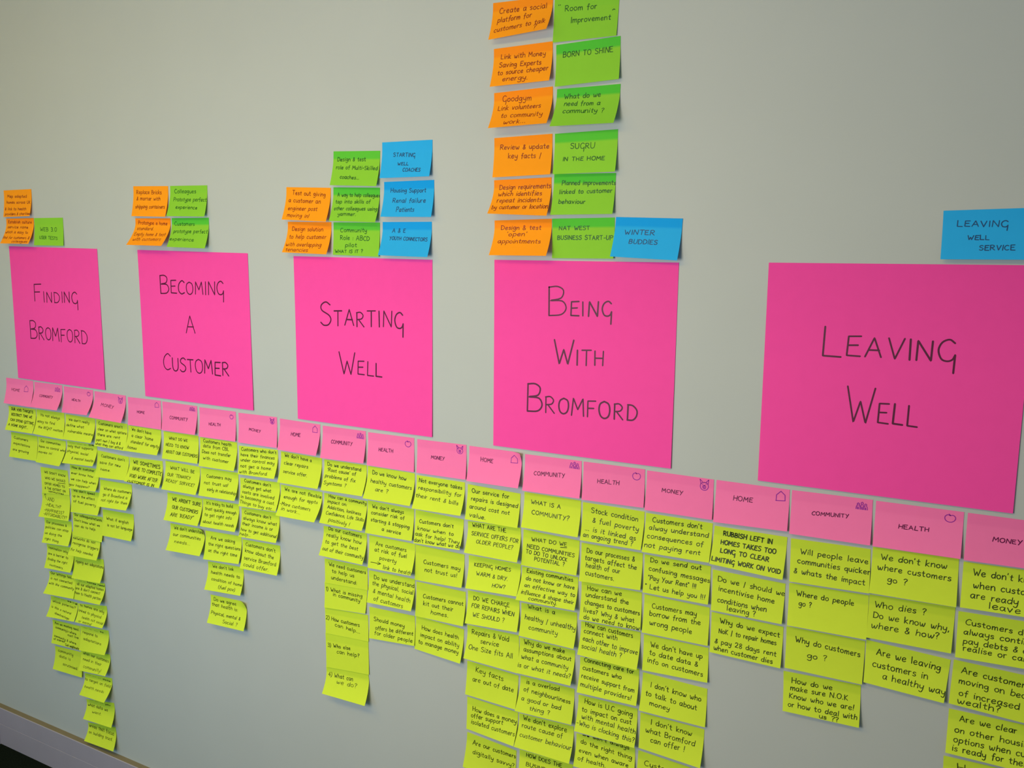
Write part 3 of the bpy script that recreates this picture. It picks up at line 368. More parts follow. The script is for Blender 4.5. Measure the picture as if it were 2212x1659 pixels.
('Y', 0, 6, [-13862, 6, 8593, -12596, 6, 8620, -12581, 26, 8078, -13846, 26, 8010], 'lime note reading "We need customers to help" under the third COMMUNITY note', 'lime notes under the third COMMUNITY note', [(102, 267, 960, 323, 85, 100, 'We need customers'), (171, 526, 690, 554, 84, 100, 'to help us'), (153, 802, 751, 843, 84, 100, 'understand:')]),
('Y', 0, 10, [-13875, 10, 8024, -12606, 10, 8088, -12645, 50, 7515, -13863, 50, 7408], 'lime note reading "1) What is missing in" under the third COMMUNITY note', 'lime notes under the third COMMUNITY note', [(31, 334, 893, 377, 85, 100, '1) What is missing'), (203, 496, 847, 582, 85, 100, 'in community')]),
('Y', 0, 6, [-13890, 6, 7392, -12601, 6, 7479, -12582, 26, 6853, -13863, 26, 6766], 'lime note reading "2) How customers can help" under the third COMMUNITY note', 'lime notes under the third COMMUNITY note', [(20, 447, 800, 512, 87, 100, '2) How customers'), (228, 664, 806, 762, 86, 100, 'can help...')]),
('Y', 0, 10, [-13886, 10, 6773, -12603, 10, 6863, -12584, 30, 6052, -13862, 30, 5924], 'lime note reading "3) Who else can help?" under the third COMMUNITY note', 'lime notes under the third COMMUNITY note', [(45, 398, 580, 376, 86, 100, '3) Who else'), (258, 541, 783, 548, 90, 100, 'can help?')]),
('Y', 0, 10, [-13889, 10, 5932, -12614, 10, 6057, -12547, 245, 5393, -13832, 240, 5352], 'lime note reading "4) What can we do?" under the third COMMUNITY note', 'lime notes under the third COMMUNITY note', [(53, 378, 632, 374, 99, 100, '4) What can'), (266, 573, 734, 567, 91, 100, 'we do?')]),
('Y', 0, 6, [-12540, 6, 10966, -11257, 6, 10965, -11257, 200, 10289, -12540, 200, 10274], 'lime note reading "Do we know how healthy" under the third HEALTH note', 'lime notes under the third HEALTH note', [(102, 240, 826, 274, 87, 100, 'Do we know how'), (84, 504, 959, 533, 84, 100, 'healthy customers'), (217, 734, 493, 744, 78, 100, 'are ?')]),
('Y', 0, 6, [-12556, 6, 10180, -11285, 6, 10168, -11293, 95, 9476, -12563, 115, 9454], 'lime note reading "We don\'t always consider risk" under the third HEALTH note', 'lime notes under the third HEALTH note', [(103, 215, 781, 208, 79, 100, "We don't always"), (86, 407, 803, 392, 76, 100, 'consider risk of'), (93, 622, 922, 641, 77, 100, 'starting & stopping'), (353, 847, 758, 868, 73, 100, 'a service')]),
('Y', 0, 6, [-12529, 6, 9381, -11263, 6, 9392, -11258, 180, 8724, -12524, 90, 8644], 'lime note reading "Are customers at risk of" under the third HEALTH note', 'lime notes under the third HEALTH note', [(145, 284, 814, 315, 85, 100, 'Are customers'), (126, 466, 837, 510, 86, 100, 'at risk of fuel'), (253, 692, 628, 717, 80, 100, 'poverty'), (358, 948, 996, 979, 78, 100, 'link to health'), (61, 885, 298, 884, 95, 100, '{arrow}')]),
('Y', 0, 6, [-12556, 6, 8557, -11280, 6, 8593, -11260, 190, 7921, -12533, 125, 7838], 'lime note reading "Do we understand the physical," under the third HEALTH note', 'lime notes under the third HEALTH note', [(111, 255, 986, 298, 95, 100, 'Do we understand'), (80, 446, 978, 517, 90, 100, 'the physical, social'), (110, 675, 944, 771, 90, 100, '& mental health'), (146, 900, 810, 960, 84, 100, 'of customers')]),
('Y', 0, 6, [-12562, 6, 7690, -11289, 6, 7743, -11261, 75, 7078, -12530, 70, 6967], 'lime note reading "Should money offers be different" under the third HEALTH note', 'lime notes under the third HEALTH note', [(100, 425, 772, 463, 84, 100, 'Should money'), (135, 693, 962, 668, 83, 100, 'offers be different'), (119, 855, 955, 903, 82, 100, 'for older people')]),
('Y', 0, 6, [-11208, 6, 10938, -9978, 6, 10943, -9975, 190, 10272, -11204, 205, 10248], 'lime note reading "Not everyone takes responsibility for" under the third MONEY note', 'lime notes under the third MONEY note', [(51, 207, 943, 239, 85, 100, 'Not everyone takes'), (50, 429, 945, 468, 79, 100, 'responsibility for'), (24, 662, 907, 714, 76, 100, 'their rent & bills')]),
('Y', 0, 6, [-11245, 6, 10166, -10006, 6, 10145, -10018, 155, 9517, -11258, 75, 9434], 'lime note reading "Customers don\'t know when to" under the third MONEY note', 'lime notes under the third MONEY note', [(90, 376, 799, 353, 78, 100, "Customers don't"), (61, 593, 820, 599, 77, 100, 'know when to'), (23, 767, 964, 823, 76, 100, 'ask for help! They'), (13, 953, 998, 943, 75, 100, "don't know what we do")]),
('Y', 0, 6, [-11253, 6, 9385, -9987, 6, 9384, -9987, 130, 8689, -11254, 50, 8597], 'lime note reading "Customers may not trust us!" under the third MONEY note', 'lime notes under the third MONEY note', [(175, 503, 928, 516, 90, 100, 'Customers may'), (203, 716, 877, 728, 89, 100, 'not trust us!')]),
('Y', 0, 6, [-11240, 6, 8549, -9958, 6, 8569, -9946, 135, 7850, -11230, 80, 7785], 'lime note reading "Customers cannot kit out their" under the third MONEY note', 'lime notes under the third MONEY note', [(142, 440, 957, 431, 88, 100, 'Customers cannot'), (155, 646, 768, 650, 86, 100, 'kit out their'), (326, 847, 685, 844, 84, 100, 'homes.')]),
('Y', 0, 6, [-11255, 6, 7755, -9999, 6, 7726, -10016, 140, 7000, -11274, 50, 7002], 'lime note reading "How does health impact on" under the third MONEY note', 'lime notes under the third MONEY note', [(132, 363, 898, 356, 90, 100, 'How does health'), (111, 582, 923, 574, 88, 100, 'impact on ability'), (76, 799, 930, 764, 87, 100, 'to manage money')]),
('Y', 0, 6, [-9907, 6, 10919, -8651, 6, 10895, -8665, 105, 10204, -9922, 100, 10189], 'lime note reading "Our service for repairs is" under the fourth HOME note', 'lime notes under the fourth HOME note', [(87, 223, 789, 206, 89, 100, 'Our service for'), (79, 445, 961, 433, 86, 100, 'repairs is designed'), (63, 676, 824, 669, 84, 100, 'around cost not'), (81, 904, 394, 918, 83, 100, 'value.')]),
('Y', 0, 6, [-9906, 6, 10130, -8639, 6, 10189, -8608, 210, 9524, -9876, 205, 9506], 'lime note reading "WHAT ARE THE SERVICE OFFERS" under the fourth HOME note', 'lime notes under the fourth HOME note', [(89, 172, 728, 215, 94, 100, 'WHAT ARE THE'), (81, 443, 961, 472, 86, 100, 'SERVICE OFFERS FOR'), (192, 668, 880, 682, 81, 100, 'OLDER PEOPLE?')]),
('Y', 0, 6, [-9883, 6, 9394, -8631, 6, 9427, -8615, 205, 8811, -9864, 170, 8723], 'lime note reading "KEEPING HOMES WARM & DRY." under the fourth HOME note', 'lime notes under the fourth HOME note', [(113, 320, 815, 307, 81, 100, 'KEEPING HOMES'), (168, 579, 778, 601, 76, 100, 'WARM & DRY.'), (508, 846, 756, 844, 73, 100, 'HOW?')]),
('Y', 0, 6, [-9905, 6, 8618, -8655, 6, 8664, -8630, 145, 8021, -9879, 165, 7948], 'lime note reading "DO WE CHARGE FOR REPAIRS" under the fourth HOME note', 'lime notes under the fourth HOME note', [(111, 277, 810, 304, 96, 100, 'DO WE CHARGE'), (85, 511, 909, 553, 89, 100, 'FOR REPAIRS WHEN'), (127, 776, 736, 788, 85, 100, 'WE SHOULD ?')]),
('Y', 0, 6, [-9916, 6, 7848, -8657, 6, 7900, -8625, 120, 7125, -9887, 205, 7182], 'lime note reading "Repairs & Void service One" under the fourth HOME note', 'lime notes under the fourth HOME note', [(92, 259, 808, 241, 110, 100, 'Repairs & Void'), (266, 474, 620, 453, 97, 100, 'service'), (56, 717, 892, 662, 97, 100, 'One Size fits All')]),
('Y', 0, 6, [-9917, 6, 7043, -8658, 6, 7021, -8670, 120, 6318, -9931, 70, 6300], 'lime note reading "Key facts are out of" under the fourth HOME note', 'lime notes under the fourth HOME note', [(175, 267, 716, 308, 107, 100, 'Key facts'), (124, 558, 925, 540, 99, 100, 'are out of date')]),
('Y', 0, 6, [-9917, 6, 6227, -8658, 6, 6207, -8668, 180, 5529, -9923, 30, 5491], 'lime note reading "How does a money offer" under the fourth HOME note', 'lime notes under the fourth HOME note', [(116, 389, 977, 372, 94, 100, 'How does a money'), (90, 597, 728, 522, 93, 100, 'offer support'), (97, 788, 978, 739, 92, 100, 'isolated customers')]),
('Y', 0, 6, [-9916, 6, 5408, -8689, 6, 5342, -8706, 30, 4653, -9959, 120, 4637], 'lime note reading "Are our customers digitally savvy?" under the fourth HOME note', 'lime notes under the fourth HOME note', [(128, 304, 988, 268, 98, 100, 'Are our customers'), (149, 566, 972, 583, 93, 100, 'digitally savvy?')]),
('Y', 0, 6, [-9993, 6, 4587, -8699, 6, 4655, -8665, 90, 4011, -9957, 110, 3899], 'blank lime note edge at the bottom, under the fourth HOME note', 'lime notes under the fourth HOME note', []),
('Y', 0, 6, [-8563, 6, 10946, -7310, 6, 10952, -7308, 135, 10252, -8561, 140, 10250], 'lime note reading "WHAT IS A COMMUNITY?" under the fourth COMMUNITY note', 'lime notes under the fourth COMMUNITY note', [(125, 309, 651, 319, 83, 100, 'WHAT IS A'), (156, 594, 813, 611, 86, 100, 'COMMUNITY?')]),
('Y', 0, 6, [-8575, 6, 10171, -7322, 6, 10147, -7337, 104, 9466, -8588, 76, 9439], 'lime note reading "WHAT DO WE NEED COMMUNITIES" under the fourth COMMUNITY note', 'lime notes under the fourth COMMUNITY note', [(157, 285, 782, 244, 82, 100, 'WHAT DO WE'), (674, 306, 783, 287, 19, 100, '{line}'), (82, 494, 927, 507, 80, 100, 'NEED COMMUNITIES'), (69, 652, 810, 666, 79, 100, 'TO DO TO UNLOCK'), (233, 813, 773, 814, 82, 100, 'POTENTIAL ?')]),
('Y', 0, 6, [-8598, 6, 9390, -7336, 6, 9401, -7334, 163, 8769, -8602, 263, 8765], 'lime note reading "Existing communities do not know" under the fourth COMMUNITY note', 'lime notes under the fourth COMMUNITY note', [(89, 173, 908, 180, 91, 100, 'Existing communities'), (89, 414, 942, 405, 81, 100, 'do not know or have'), (87, 613, 967, 620, 75, 100, 'an effective way to'), (58, 809, 965, 831, 71, 100, 'influence & shape their'), (212, 939, 701, 946, 66, 100, 'community.')]),
('Y', 0, 6, [-8611, 6, 8614, -7351, 6, 8669, -7327, 186, 7990, -8587, 145, 7962], 'lime note reading "What is a healthy /" under the fourth COMMUNITY note', 'lime notes under the fourth COMMUNITY note', [(125, 141, 612, 174, 94, 100, 'What is a'), (73, 489, 983, 523, 94, 100, 'healthy / unhealthy'), (166, 759, 686, 755, 89, 100, 'community')]),
('Y', 0, 6, [-8635, 6, 7865, -7375, 6, 7876, -7375, 200, 7215, -8632, 145, 7144], 'lime note reading "Why do we make assumptions" under the fourth COMMUNITY note', 'lime notes under the fourth COMMUNITY note', [(81, 174, 817, 162, 95, 100, 'Why do we make'), (80, 383, 939, 349, 89, 100, 'assumptions about'), (52, 590, 905, 608, 85, 100, 'what a community'), (6, 829, 974, 826, 82, 100, 'is or what it needs?')]),
('Y', 0, 6, [-8611, 6, 7040, -7374, 6, 7064, -7363, 145, 6362, -8607, 246, 6364], 'lime note reading "is a overload of neighbourliness" under the fourth COMMUNITY note', 'lime notes under the fourth COMMUNITY note', [(113, 216, 730, 185, 95, 100, 'is a overload'), (79, 446, 936, 465, 85, 100, 'of neighbourliness'), (68, 695, 786, 688, 80, 100, 'a good or bad'), (247, 890, 607, 888, 74, 100, 'thing ?')]),
('Y', 0, 6, [-8634, 6, 6198, -7373, 6, 6261, -7347, 251, 5586, -8612, 264, 5581], 'lime note reading "We don\'t explore route cause" under the fourth COMMUNITY note', 'lime notes under the fourth COMMUNITY note', [(77, 197, 877, 241, 109, 100, "We don't explore"), (66, 434, 811, 441, 91, 100, 'route cause of'), (57, 704, 986, 684, 83, 100, 'customer behaviour')]),
('Y', 0, 6, [-8617, 6, 5394, -7378, 6, 5431, -7362, 131, 4803, -8600, 145, 4749], 'lime note reading "HOW DOES THE BUSINESS" under the fourth COMMUNITY note', 'lime notes under the fourth COMMUNITY note', [(131, 183, 800, 208, 91, 100, 'HOW DOES THE'), (135, 480, 629, 488, 81, 100, 'BUSINESS')]),
('Y', 0, 6, [-7270, 6, 10930, -6001, 6, 10935, -6007, 135, 10225, -7271, 107, 10195], 'lime note reading "Stock condition & fuel poverty" under the fourth HEALTH note', 'lime notes under the fourth HEALTH note', [(145, 247, 902, 293, 98, 100, 'Stock condition'), (177, 495, 924, 544, 94, 100, '& fuel poverty'), (64, 726, 899, 785, 86, 100, '... is it linked as'), (46, 895, 861, 933, 85, 100, 'an ongoing trend ?')]),
('Y', 0, 6, [-7282, 6, 10117, -6013, 6, 10131, -6006, 100, 9434, -7275, 104, 9366], 'lime note reading "Do our processes & targets" under the fourth HEALTH note', 'lime notes under the fourth HEALTH note', [(90, 245, 875, 265, 94, 100, 'Do our processes &'), (66, 433, 912, 483, 91, 100, 'targets affect the'), (91, 622, 654, 649, 89, 100, 'health of our'), (95, 816, 570, 861, 88, 100, 'customers.')]),
('Y', 0, 6, [-7265, 6, 9331, -6007, 6, 9361, -5988, 83, 8636, -7252, 118, 8590], 'lime note reading "How can we understand the" under the fourth HEALTH note', 'lime notes under the fourth HEALTH note', [(105, 199, 675, 193, 93, 100, 'How can we'), (79, 387, 791, 389, 90, 100, 'understand the'), (72, 582, 976, 617, 88, 100, 'changes to customers'), (62, 790, 897, 826, 86, 100, 'lives? Why & what'), (74, 957, 985, 997, 84, 100, 'do we need to know')]),
('Y', 0, 6, [-7258, 6, 8518, -6010, 6, 8572, -5997, 186, 7883, -7249, 176, 7890], 'lime note reading "How can customers connect with" under the fourth HEALTH note', 'lime notes under the fourth HEALTH note', [(78, 143, 876, 214, 102, 100, 'How can customers'), (57, 354, 623, 373, 96, 100, 'connect with'), (53, 579, 976, 634, 90, 100, 'each other to improve'), (52, 794, 729, 809, 89, 100, 'social health ?')]),
('Y', 0, 6, [-7262, 6, 7778, -6016, 6, 7829, -5998, 152, 7142, -7250, 162, 7095], 'lime note reading "Connecting care for customers who" under the fourth HEALTH note', 'lime notes under the fourth HEALTH note', [(75, 123, 912, 179, 95, 100, 'Connecting care for'), (52, 363, 713, 409, 89, 100, 'customers who'), (44, 589, 943, 682, 83, 100, 'receive support from'), (44, 818, 907, 895, 83, 100, 'multiple providers!')]),
('Y', 0, 6, [-7281, 6, 6971, -6022, 6, 7014, -6009, 156, 6278, -7278, 187, 6278], 'lime note reading "How is U.C going to" under the fourth HEALTH note', 'lime notes under the fourth HEALTH note', [(110, 209, 918, 263, 104, 100, 'How is U.C going'), (74, 455, 910, 466, 93, 100, 'to impact on cust'), (85, 640, 988, 670, 88, 100, 'with mental health'), (19, 823, 983, 882, 84, 100, '-Who is clocking this?')]),
('Y', 0, 6, [-7311, 6, 6140, -6048, 6, 6188, -6028, 111, 5553, -7301, 156, 5499], 'lime note reading "we don\'t always do the" under the fourth HEALTH note', 'lime notes under the fourth HEALTH note', [(109, 25, 902, 92, 87, 100, "we don't always"), (80, 296, 947, 396, 89, 100, 'do the right thing'), (62, 563, 898, 641, 81, 100, 'even when aware'), (61, 798, 532, 816, 76, 100, 'of health.')]),
('Y', 0, 6, [-5973, 6, 10919, -4701, 6, 10921, -4710, 118, 10218, -5989, 130, 10198], 'lime note reading "Customers don\'t alway understand consequences" under the fourth MONEY note', 'lime notes under the fourth MONEY note', [(109, 214, 854, 193, 92, 100, "Customers don't"), (66, 417, 950, 390, 88, 100, 'alway understand'), (51, 637, 892, 634, 86, 100, 'consequences of'), (26, 864, 862, 852, 84, 100, 'not paying rent')]),
('Y', 0, 6, [-5975, 6, 10117, -4701, 6, 10122, -4701, 97, 9425, -5967, 78, 9396], 'lime note reading "Do we send out confusing" under the fourth MONEY note', 'lime notes under the fourth MONEY note', [(90, 180, 863, 147, 88, 100, 'Do we send out'), (75, 405, 995, 440, 86, 100, 'confusing messages'), (69, 647, 802, 656, 85, 100, '"Pay Your Rent" !!!'), (30, 880, 945, 891, 83, 100, '" Let us help you !!!')]),
('Y', 0, 6, [-5953, 6, 9340, -4692, 6, 9340, -4684, 66, 8631, -5954, 92, 8612], 'lime note reading "Customers may borrow from the" under the fourth MONEY note', 'lime notes under the fourth MONEY note', [(129, 327, 811, 300, 95, 100, 'Customers may'), (96, 535, 874, 513, 95, 100, 'borrow from the'), (109, 763, 756, 780, 93, 100, 'wrong people')]),
('Y', 0, 6, [-5943, 6, 8549, -4681, 6, 8569, -4662, 64, 7921, -5927, 81, 7859], 'lime note reading "We don\'t have up to" under the fourth MONEY note', 'lime notes under the fourth MONEY note', [(113, 321, 909, 355, 95, 100, "We don't have up"), (97, 541, 847, 605, 92, 100, 'to date data &'), (73, 756, 928, 855, 90, 100, 'info on customers')]),
('Y', 0, 6, [-5936, 6, 7785, -4672, 6, 7777, -4669, 64, 7044, -5953, 118, 7051], 'lime note reading "I don\'t know who to" under the fourth MONEY note', 'lime notes under the fourth MONEY note', [(134, 345, 915, 376, 100, 100, "I don't know who"), (71, 586, 862, 630, 95, 100, 'to talk to about'), (149, 802, 458, 817, 85, 100, 'money')]),
('Y', 0, 6, [-5962, 6, 6958, -4694, 6, 6971, -4706, 144, 6260, -5950, 83, 6267], 'lime note reading "I don\'t know what can" under the fourth MONEY note', 'lime notes under the fourth MONEY note', [(172, 266, 816, 277, 105, 100, "I don't know"), (94, 515, 875, 520, 100, 100, 'what Bromford'), (187, 750, 729, 728, 96, 100, 'can offer !')]),
('Y', 0, 6, [-5981, 6, 6171, -4707, 6, 6126, -4703, 52, 5435, -5998, 69, 5457], 'lime note cut off by the bottom edge, starting "Customers", under the fourth MONEY note', 'lime notes under the fourth MONEY note', [(113, 373, 694, 325, 98, 100, 'Customers')]),
('Y', 0, 6, [-4665, 6, 10885, -3385, 6, 10889, -3404, 122, 10156, -4697, 128, 10206], 'lime note reading "RUBBISH LEFT IN HOMES TAKES" under the fifth HOME note', 'lime notes under the fifth HOME note', [(136, 218, 809, 231, 88, 100, 'RUBBISH LEFT IN'), (113, 451, 872, 451, 84, 100, 'HOMES TAKES TOO'), (124, 664, 789, 658, 82, 100, 'LONG TO CLEAR'), (23, 906, 960, 880, 77, 100, 'LIMITING WORK ON VOID')]),
('Y', 0, 6, [-4665, 6, 10069, -3373, 6, 10056, -3383, 94, 9345, -4651, 70, 9326], 'lime note reading "Do we / should we" under the fifth HOME note', 'lime notes under the fifth HOME note', [(75, 266, 1001, 312, 94, 100, 'Do we / should we'), (93, 495, 872, 548, 92, 100, 'incentivise home'), (87, 773, 777, 782, 91, 100, 'conditions when'), (230, 930, 635, 942, 89, 100, 'leaving ?')]),
('Y', 0, 6, [-4654, 6, 9269, -3367, 6, 9270, -3366, 89, 8534, -4641, 76, 8529], 'lime note reading "Why do we expect NoK" under the fifth HOME note', 'lime notes under the fifth HOME note', [(125, 239, 954, 277, 91, 100, 'Why do we expect'), (116, 487, 917, 484, 85, 100, 'NoK / to repair homes'), (66, 747, 929, 747, 84, 100, '& pay 28 days rent'), (57, 920, 888, 936, 83, 100, 'when customer dies')]),
('Y', 0, 6, [-3326, 6, 10881, -2039, 6, 10914, -2007, 88, 10184, -3296, 88, 10139], 'lime note reading "Will people leave communities quicker" under the fifth COMMUNITY note', 'lime notes under the fifth COMMUNITY note', [(125, 335, 977, 351, 92, 100, 'Will people leave'), (95, 556, 1003, 586, 90, 100, 'communities quicker'), (53, 786, 947, 837, 89, 100, '& whats the impact')]),
('Y', 0, 6, [-3313, 6, 10086, -2017, 6, 10123, -2002, 91, 9383, -3293, 90, 9347], 'lime note reading "Where do people go ?" under the fifth COMMUNITY note', 'lime notes under the fifth COMMUNITY note', [(101, 282, 826, 295, 90, 100, 'Where do people'), (135, 508, 296, 499, 88, 100, 'go ?')]),
('Y', 0, 6, [-3318, 6, 9296, -2023, 6, 9321, -2018, 92, 8586, -3294, 89, 8569], 'lime note reading "Why do customers go ?" under the fifth COMMUNITY note', 'lime notes under the fifth COMMUNITY note', [(123, 338, 949, 397, 97, 100, 'Why do customers'), (287, 659, 540, 645, 93, 100, 'go ?')]),
('Y', 0, 6, [-3327, 6, 8468, -2045, 6, 8530, -2018, 92, 7811, -3287, 89, 7766], 'lime note reading "How do we make sure" under the fifth COMMUNITY note', 'lime notes under the fifth COMMUNITY note', [(112, 268, 643, 257, 93, 100, 'How do we'), (95, 459, 844, 424, 90, 100, 'make sure N.O.K'), (83, 653, 925, 629, 88, 100, 'Know who we are!'), (71, 859, 969, 831, 86, 100, 'or how to deal with'), (490, 973, 737, 975, 73, 100, 'us ??')]),
('Y', 0, 6, [-2006, 6, 10960, -734, 6, 10986, -713, 90, 10221, -2007, 90, 10195], 'lime note reading "We don\'t know where customers" under the fifth HEALTH note', 'lime notes under the fifth HEALTH note', [(108, 252, 872, 250, 98, 100, "We don't know"), (76, 474, 925, 486, 95, 100, 'where customers'), (204, 705, 428, 714, 93, 100, 'go ?')]),
('Y', 0, 6, [-2009, 6, 10144, -725, 6, 10186, -731, 90, 9446, -2004, 90, 9423], 'lime note reading "Who dies ? Do we" under the fifth HEALTH note', 'lime notes under the fifth HEALTH note', [(70, 279, 673, 272, 104, 100, 'Who dies ?'), (62, 522, 956, 544, 101, 100, 'Do we know why,'), (52, 762, 848, 747, 99, 100, 'where & how?')]),
('Y', 0, 6, [-2009, 6, 9351, -731, 6, 9308, -774, 90, 8591, -1998, 90, 8635], 'lime note reading "Are we leaving customers in" under the fifth HEALTH note', 'lime notes under the fifth HEALTH note', [(134, 300, 902, 310, 110, 100, 'Are we leaving'), (96, 589, 773, 574, 106, 100, 'customers in'), (234, 813, 997, 824, 103, 100, 'a healthy way')]),
('Y', 0, 6, [-667, 6, 10957, 615, 6, 10989, 635, 90, 10277, -661, 90, 10233], 'lime note reading "We don\'t know when customers" under the fifth MONEY note', 'lime notes under the fifth MONEY note', [(113, 278, 818, 275, 102, 100, "We don't know"), (126, 545, 903, 539, 99, 100, 'when customers'), (104, 766, 773, 775, 98, 100, 'are ready to'), (309, 932, 840, 957, 96, 100, 'leave or')]),
('Y', 0, 6, [-680, 6, 10138, 617, 6, 10178, 616, 90, 9455, -670, 90, 9402], 'lime note reading "Customers don\'t always continue pay" under the fifth MONEY note', 'lime notes under the fifth MONEY note', [(86, 275, 886, 315, 90, 100, "Customers don't"), (75, 481, 883, 501, 88, 100, 'always continue'), (76, 683, 950, 684, 86, 100, "pay debts & don't"), (82, 833, 816, 850, 85, 100, 'realise or care')]),
('Y', 0, 6, [-688, 6, 9325, 583, 6, 9303, 584, 90, 8561, -705, 90, 8610], 'lime note reading "Are customers moving on because" under the fifth MONEY note', 'lime notes under the fifth MONEY note', [(100, 269, 844, 281, 101, 100, 'Are customers'), (84, 508, 1051, 500, 97, 100, 'moving on because'), (102, 768, 760, 761, 95, 100, 'of increased'), (94, 944, 559, 917, 94, 100, 'wealth?')]),
('Y', 0, 6, [-698, 6, 8487, 573, 6, 8508, 584, 90, 7768, -694, 90, 7763], 'lime note reading "Are we clear on other" under the fifth MONEY note', 'lime notes under the fifth MONEY note', [(130, 239, 761, 235, 102, 100, 'Are we clear'), (85, 507, 955, 478, 98, 100, 'on other housing'), (82, 725, 964, 687, 96, 100, 'options when cust'), (74, 917, 924, 884, 94, 100, 'is ready for them')]),
('Y', 0, 6, [-717, 6, 7664, 558, 6, 7706, 585, 90, 6995, -689, 90, 6913], 'lime note cut off by the bottom edge, starting "How", under the fifth MONEY note', 'lime notes under the fifth MONEY note', [(166, 266, 467, 265, 113, 100, 'How')]),
('O', 0, 6, [-25424, 6, 17248, -24137, 6, 17255, -24135, 110, 16522, -25417, 75, 16510], 'orange sticky note reading "Map adapted homes across UK" above the first hot pink sheet', 'orange notes above the first hot pink sheet', [(124, 272, 825, 304, 76, 100, 'Map adapted'), (94, 494, 970, 532, 77, 100, 'homes across UK'), (46, 741, 836, 772, 74, 100, '& link to health'), (62, 938, 990, 948, 71, 100, 'providers & charities')]),
('O', 0, 6, [-25403, 6, 16469, -24120, 6, 16475, -24114, 215, 15769, -25401, 235, 15775], 'orange sticky note reading "Establish culture service name which" above the first hot pink sheet', 'orange notes above the first hot pink sheet', [(77, 183, 921, 209, 77, 100, 'Establish culture'), (64, 384, 805, 405, 74, 100, 'service name'), (28, 587, 839, 606, 75, 100, 'which is easy to'), (2, 805, 951, 821, 74, 100, 'find for customers &'), (386, 956, 937, 952, 66, 100, 'colleagues')]),
('G', 0, 6, [-24100, 6, 16471, -22826, 6, 16471, -22826, 40, 15721, -24098, 65, 15731], 'green sticky note reading "WEB 3.0 USER TESTS" above the first hot pink sheet', 'green notes above the first hot pink sheet', [(200, 467, 776, 489, 106, 100, 'WEB 3.0'), (183, 755, 798, 787, 86, 100, 'USER TESTS')]),
('O', 0, 6, [-19899, 6, 17221, -18613, 6, 17192, -18627, 125, 16451, -19915, 95, 16480], 'orange sticky note reading "Replace Bricks & mortar with" above the second hot pink sheet', 'orange notes above the second hot pink sheet', [(96, 257, 812, 261, 94, 100, 'Replace Bricks'), (99, 461, 787, 467, 86, 100, '& mortar with'), (95, 734, 942, 733, 87, 100, 'shipping containers')]),
('G', 0, 6, [-18539, 6, 17193, -17249, 6, 17174, -17258, 125, 16440, -18549, 155, 16464], 'green sticky note reading "Colleagues Prototype perfect experience" above the second hot pink sheet', 'green notes above the second hot pink sheet', [(122, 239, 701, 246, 95, 100, 'Colleagues'), (107, 498, 992, 516, 90, 100, 'Prototype perfect'), (203, 747, 775, 764, 80, 100, 'experience')]),
('O', 0, 6, [-19887, 6, 16428, -18582, 6, 16417, -18586, 315, 15744, -19890, 315, 15763], 'orange sticky note reading "Prototype a home standard. Empty" above the second hot pink sheet', 'orange notes above the second hot pink sheet', [(91, 218, 907, 250, 94, 100, 'Prototype a home'), (82, 435, 553, 439, 87, 100, 'standard.'), (60, 649, 943, 645, 87, 100, 'Empty home & test'), (93, 837, 877, 823, 86, 100, 'with customers')]),
('G', 0, 6, [-18536, 6, 16421, -17241, 6, 16419, -17243, 165, 15694, -18536, 200, 15723], 'green sticky note reading "Customers prototype perfect experience" above the second hot pink sheet', 'green notes above the second hot pink sheet', [(78, 257, 618, 266, 92, 100, 'Customers'), (71, 507, 980, 510, 88, 100, 'prototype perfect'), (16, 770, 665, 788, 83, 100, 'experience')]),
('O', 0, 6, [-14727, 6, 17067, -13437, 6, 17020, -13461, 165, 16292, -14752, 160, 16351], 'orange sticky note reading "Test out giving a customer" above the third hot pink sheet', 'orange notes above the third hot pink sheet', [(141, 222, 888, 261, 94, 100, 'Test out giving'), (72, 451, 796, 471, 91, 100, 'a customer an'), (91, 701, 752, 691, 88, 100, 'engineer post'), (103, 907, 606, 914, 87, 100, 'moving in!')]),
('O', 0, 6, [-14714, 6, 16306, -13441, 6, 16288, -13450, 185, 15594, -14725, 210, 15627], 'orange sticky note reading "Design solution to help customer" above the third hot pink sheet', 'orange notes above the third hot pink sheet', [(106, 289, 816, 290, 89, 100, 'Design solution'), (66, 545, 906, 523, 93, 100, 'to help customer'), (38, 793, 836, 775, 89, 100, 'with overlapping'), (69, 955, 574, 949, 81, 100, 'tenancies')]),
('G', 0, 6, [-13338, 6, 17783, -12078, 6, 17739, -12102, 125, 17013, -13361, 125, 17067], 'green sticky note reading "Design & test role of" above the third hot pink sheet', 'green notes above the third hot pink sheet', [(90, 288, 701, 285, 82, 100, 'Design & test'), (79, 517, 968, 542, 80, 100, 'role of Multi-Skilled'), (195, 796, 611, 817, 76, 100, 'coaches...')]),
('G', 0, 6, [-13361, 6, 17027, -12097, 6, 16989, -12120, 155, 16271, -13384, 150, 16310], 'green sticky note reading "A way to help colleagues" above the third hot pink sheet', 'green notes above the third hot pink sheet', [(97, 264, 1005, 273, 76, 100, 'A way to help colleagues'), (67, 471, 818, 454, 77, 100, 'tap into skills of'), (59, 672, 984, 661, 77, 100, 'other colleagues using'), (164, 831, 557, 829, 77, 100, 'yammer.')]),
('G', 0, 6, [-13379, 6, 16284, -12110, 6, 16270, -12117, 55, 15555, -13387, 40, 15585], 'green sticky note reading "Community Role : ABCD pilot" above the third hot pink sheet', 'green notes above the third hot pink sheet', [(155, 294, 726, 286, 87, 100, 'Community'), (154, 524, 785, 536, 91, 100, 'Role : ABCD'), (266, 742, 522, 729, 83, 100, 'pilot'), (48, 932, 655, 905, 69, 100, 'WHAT IS IT ?')]),
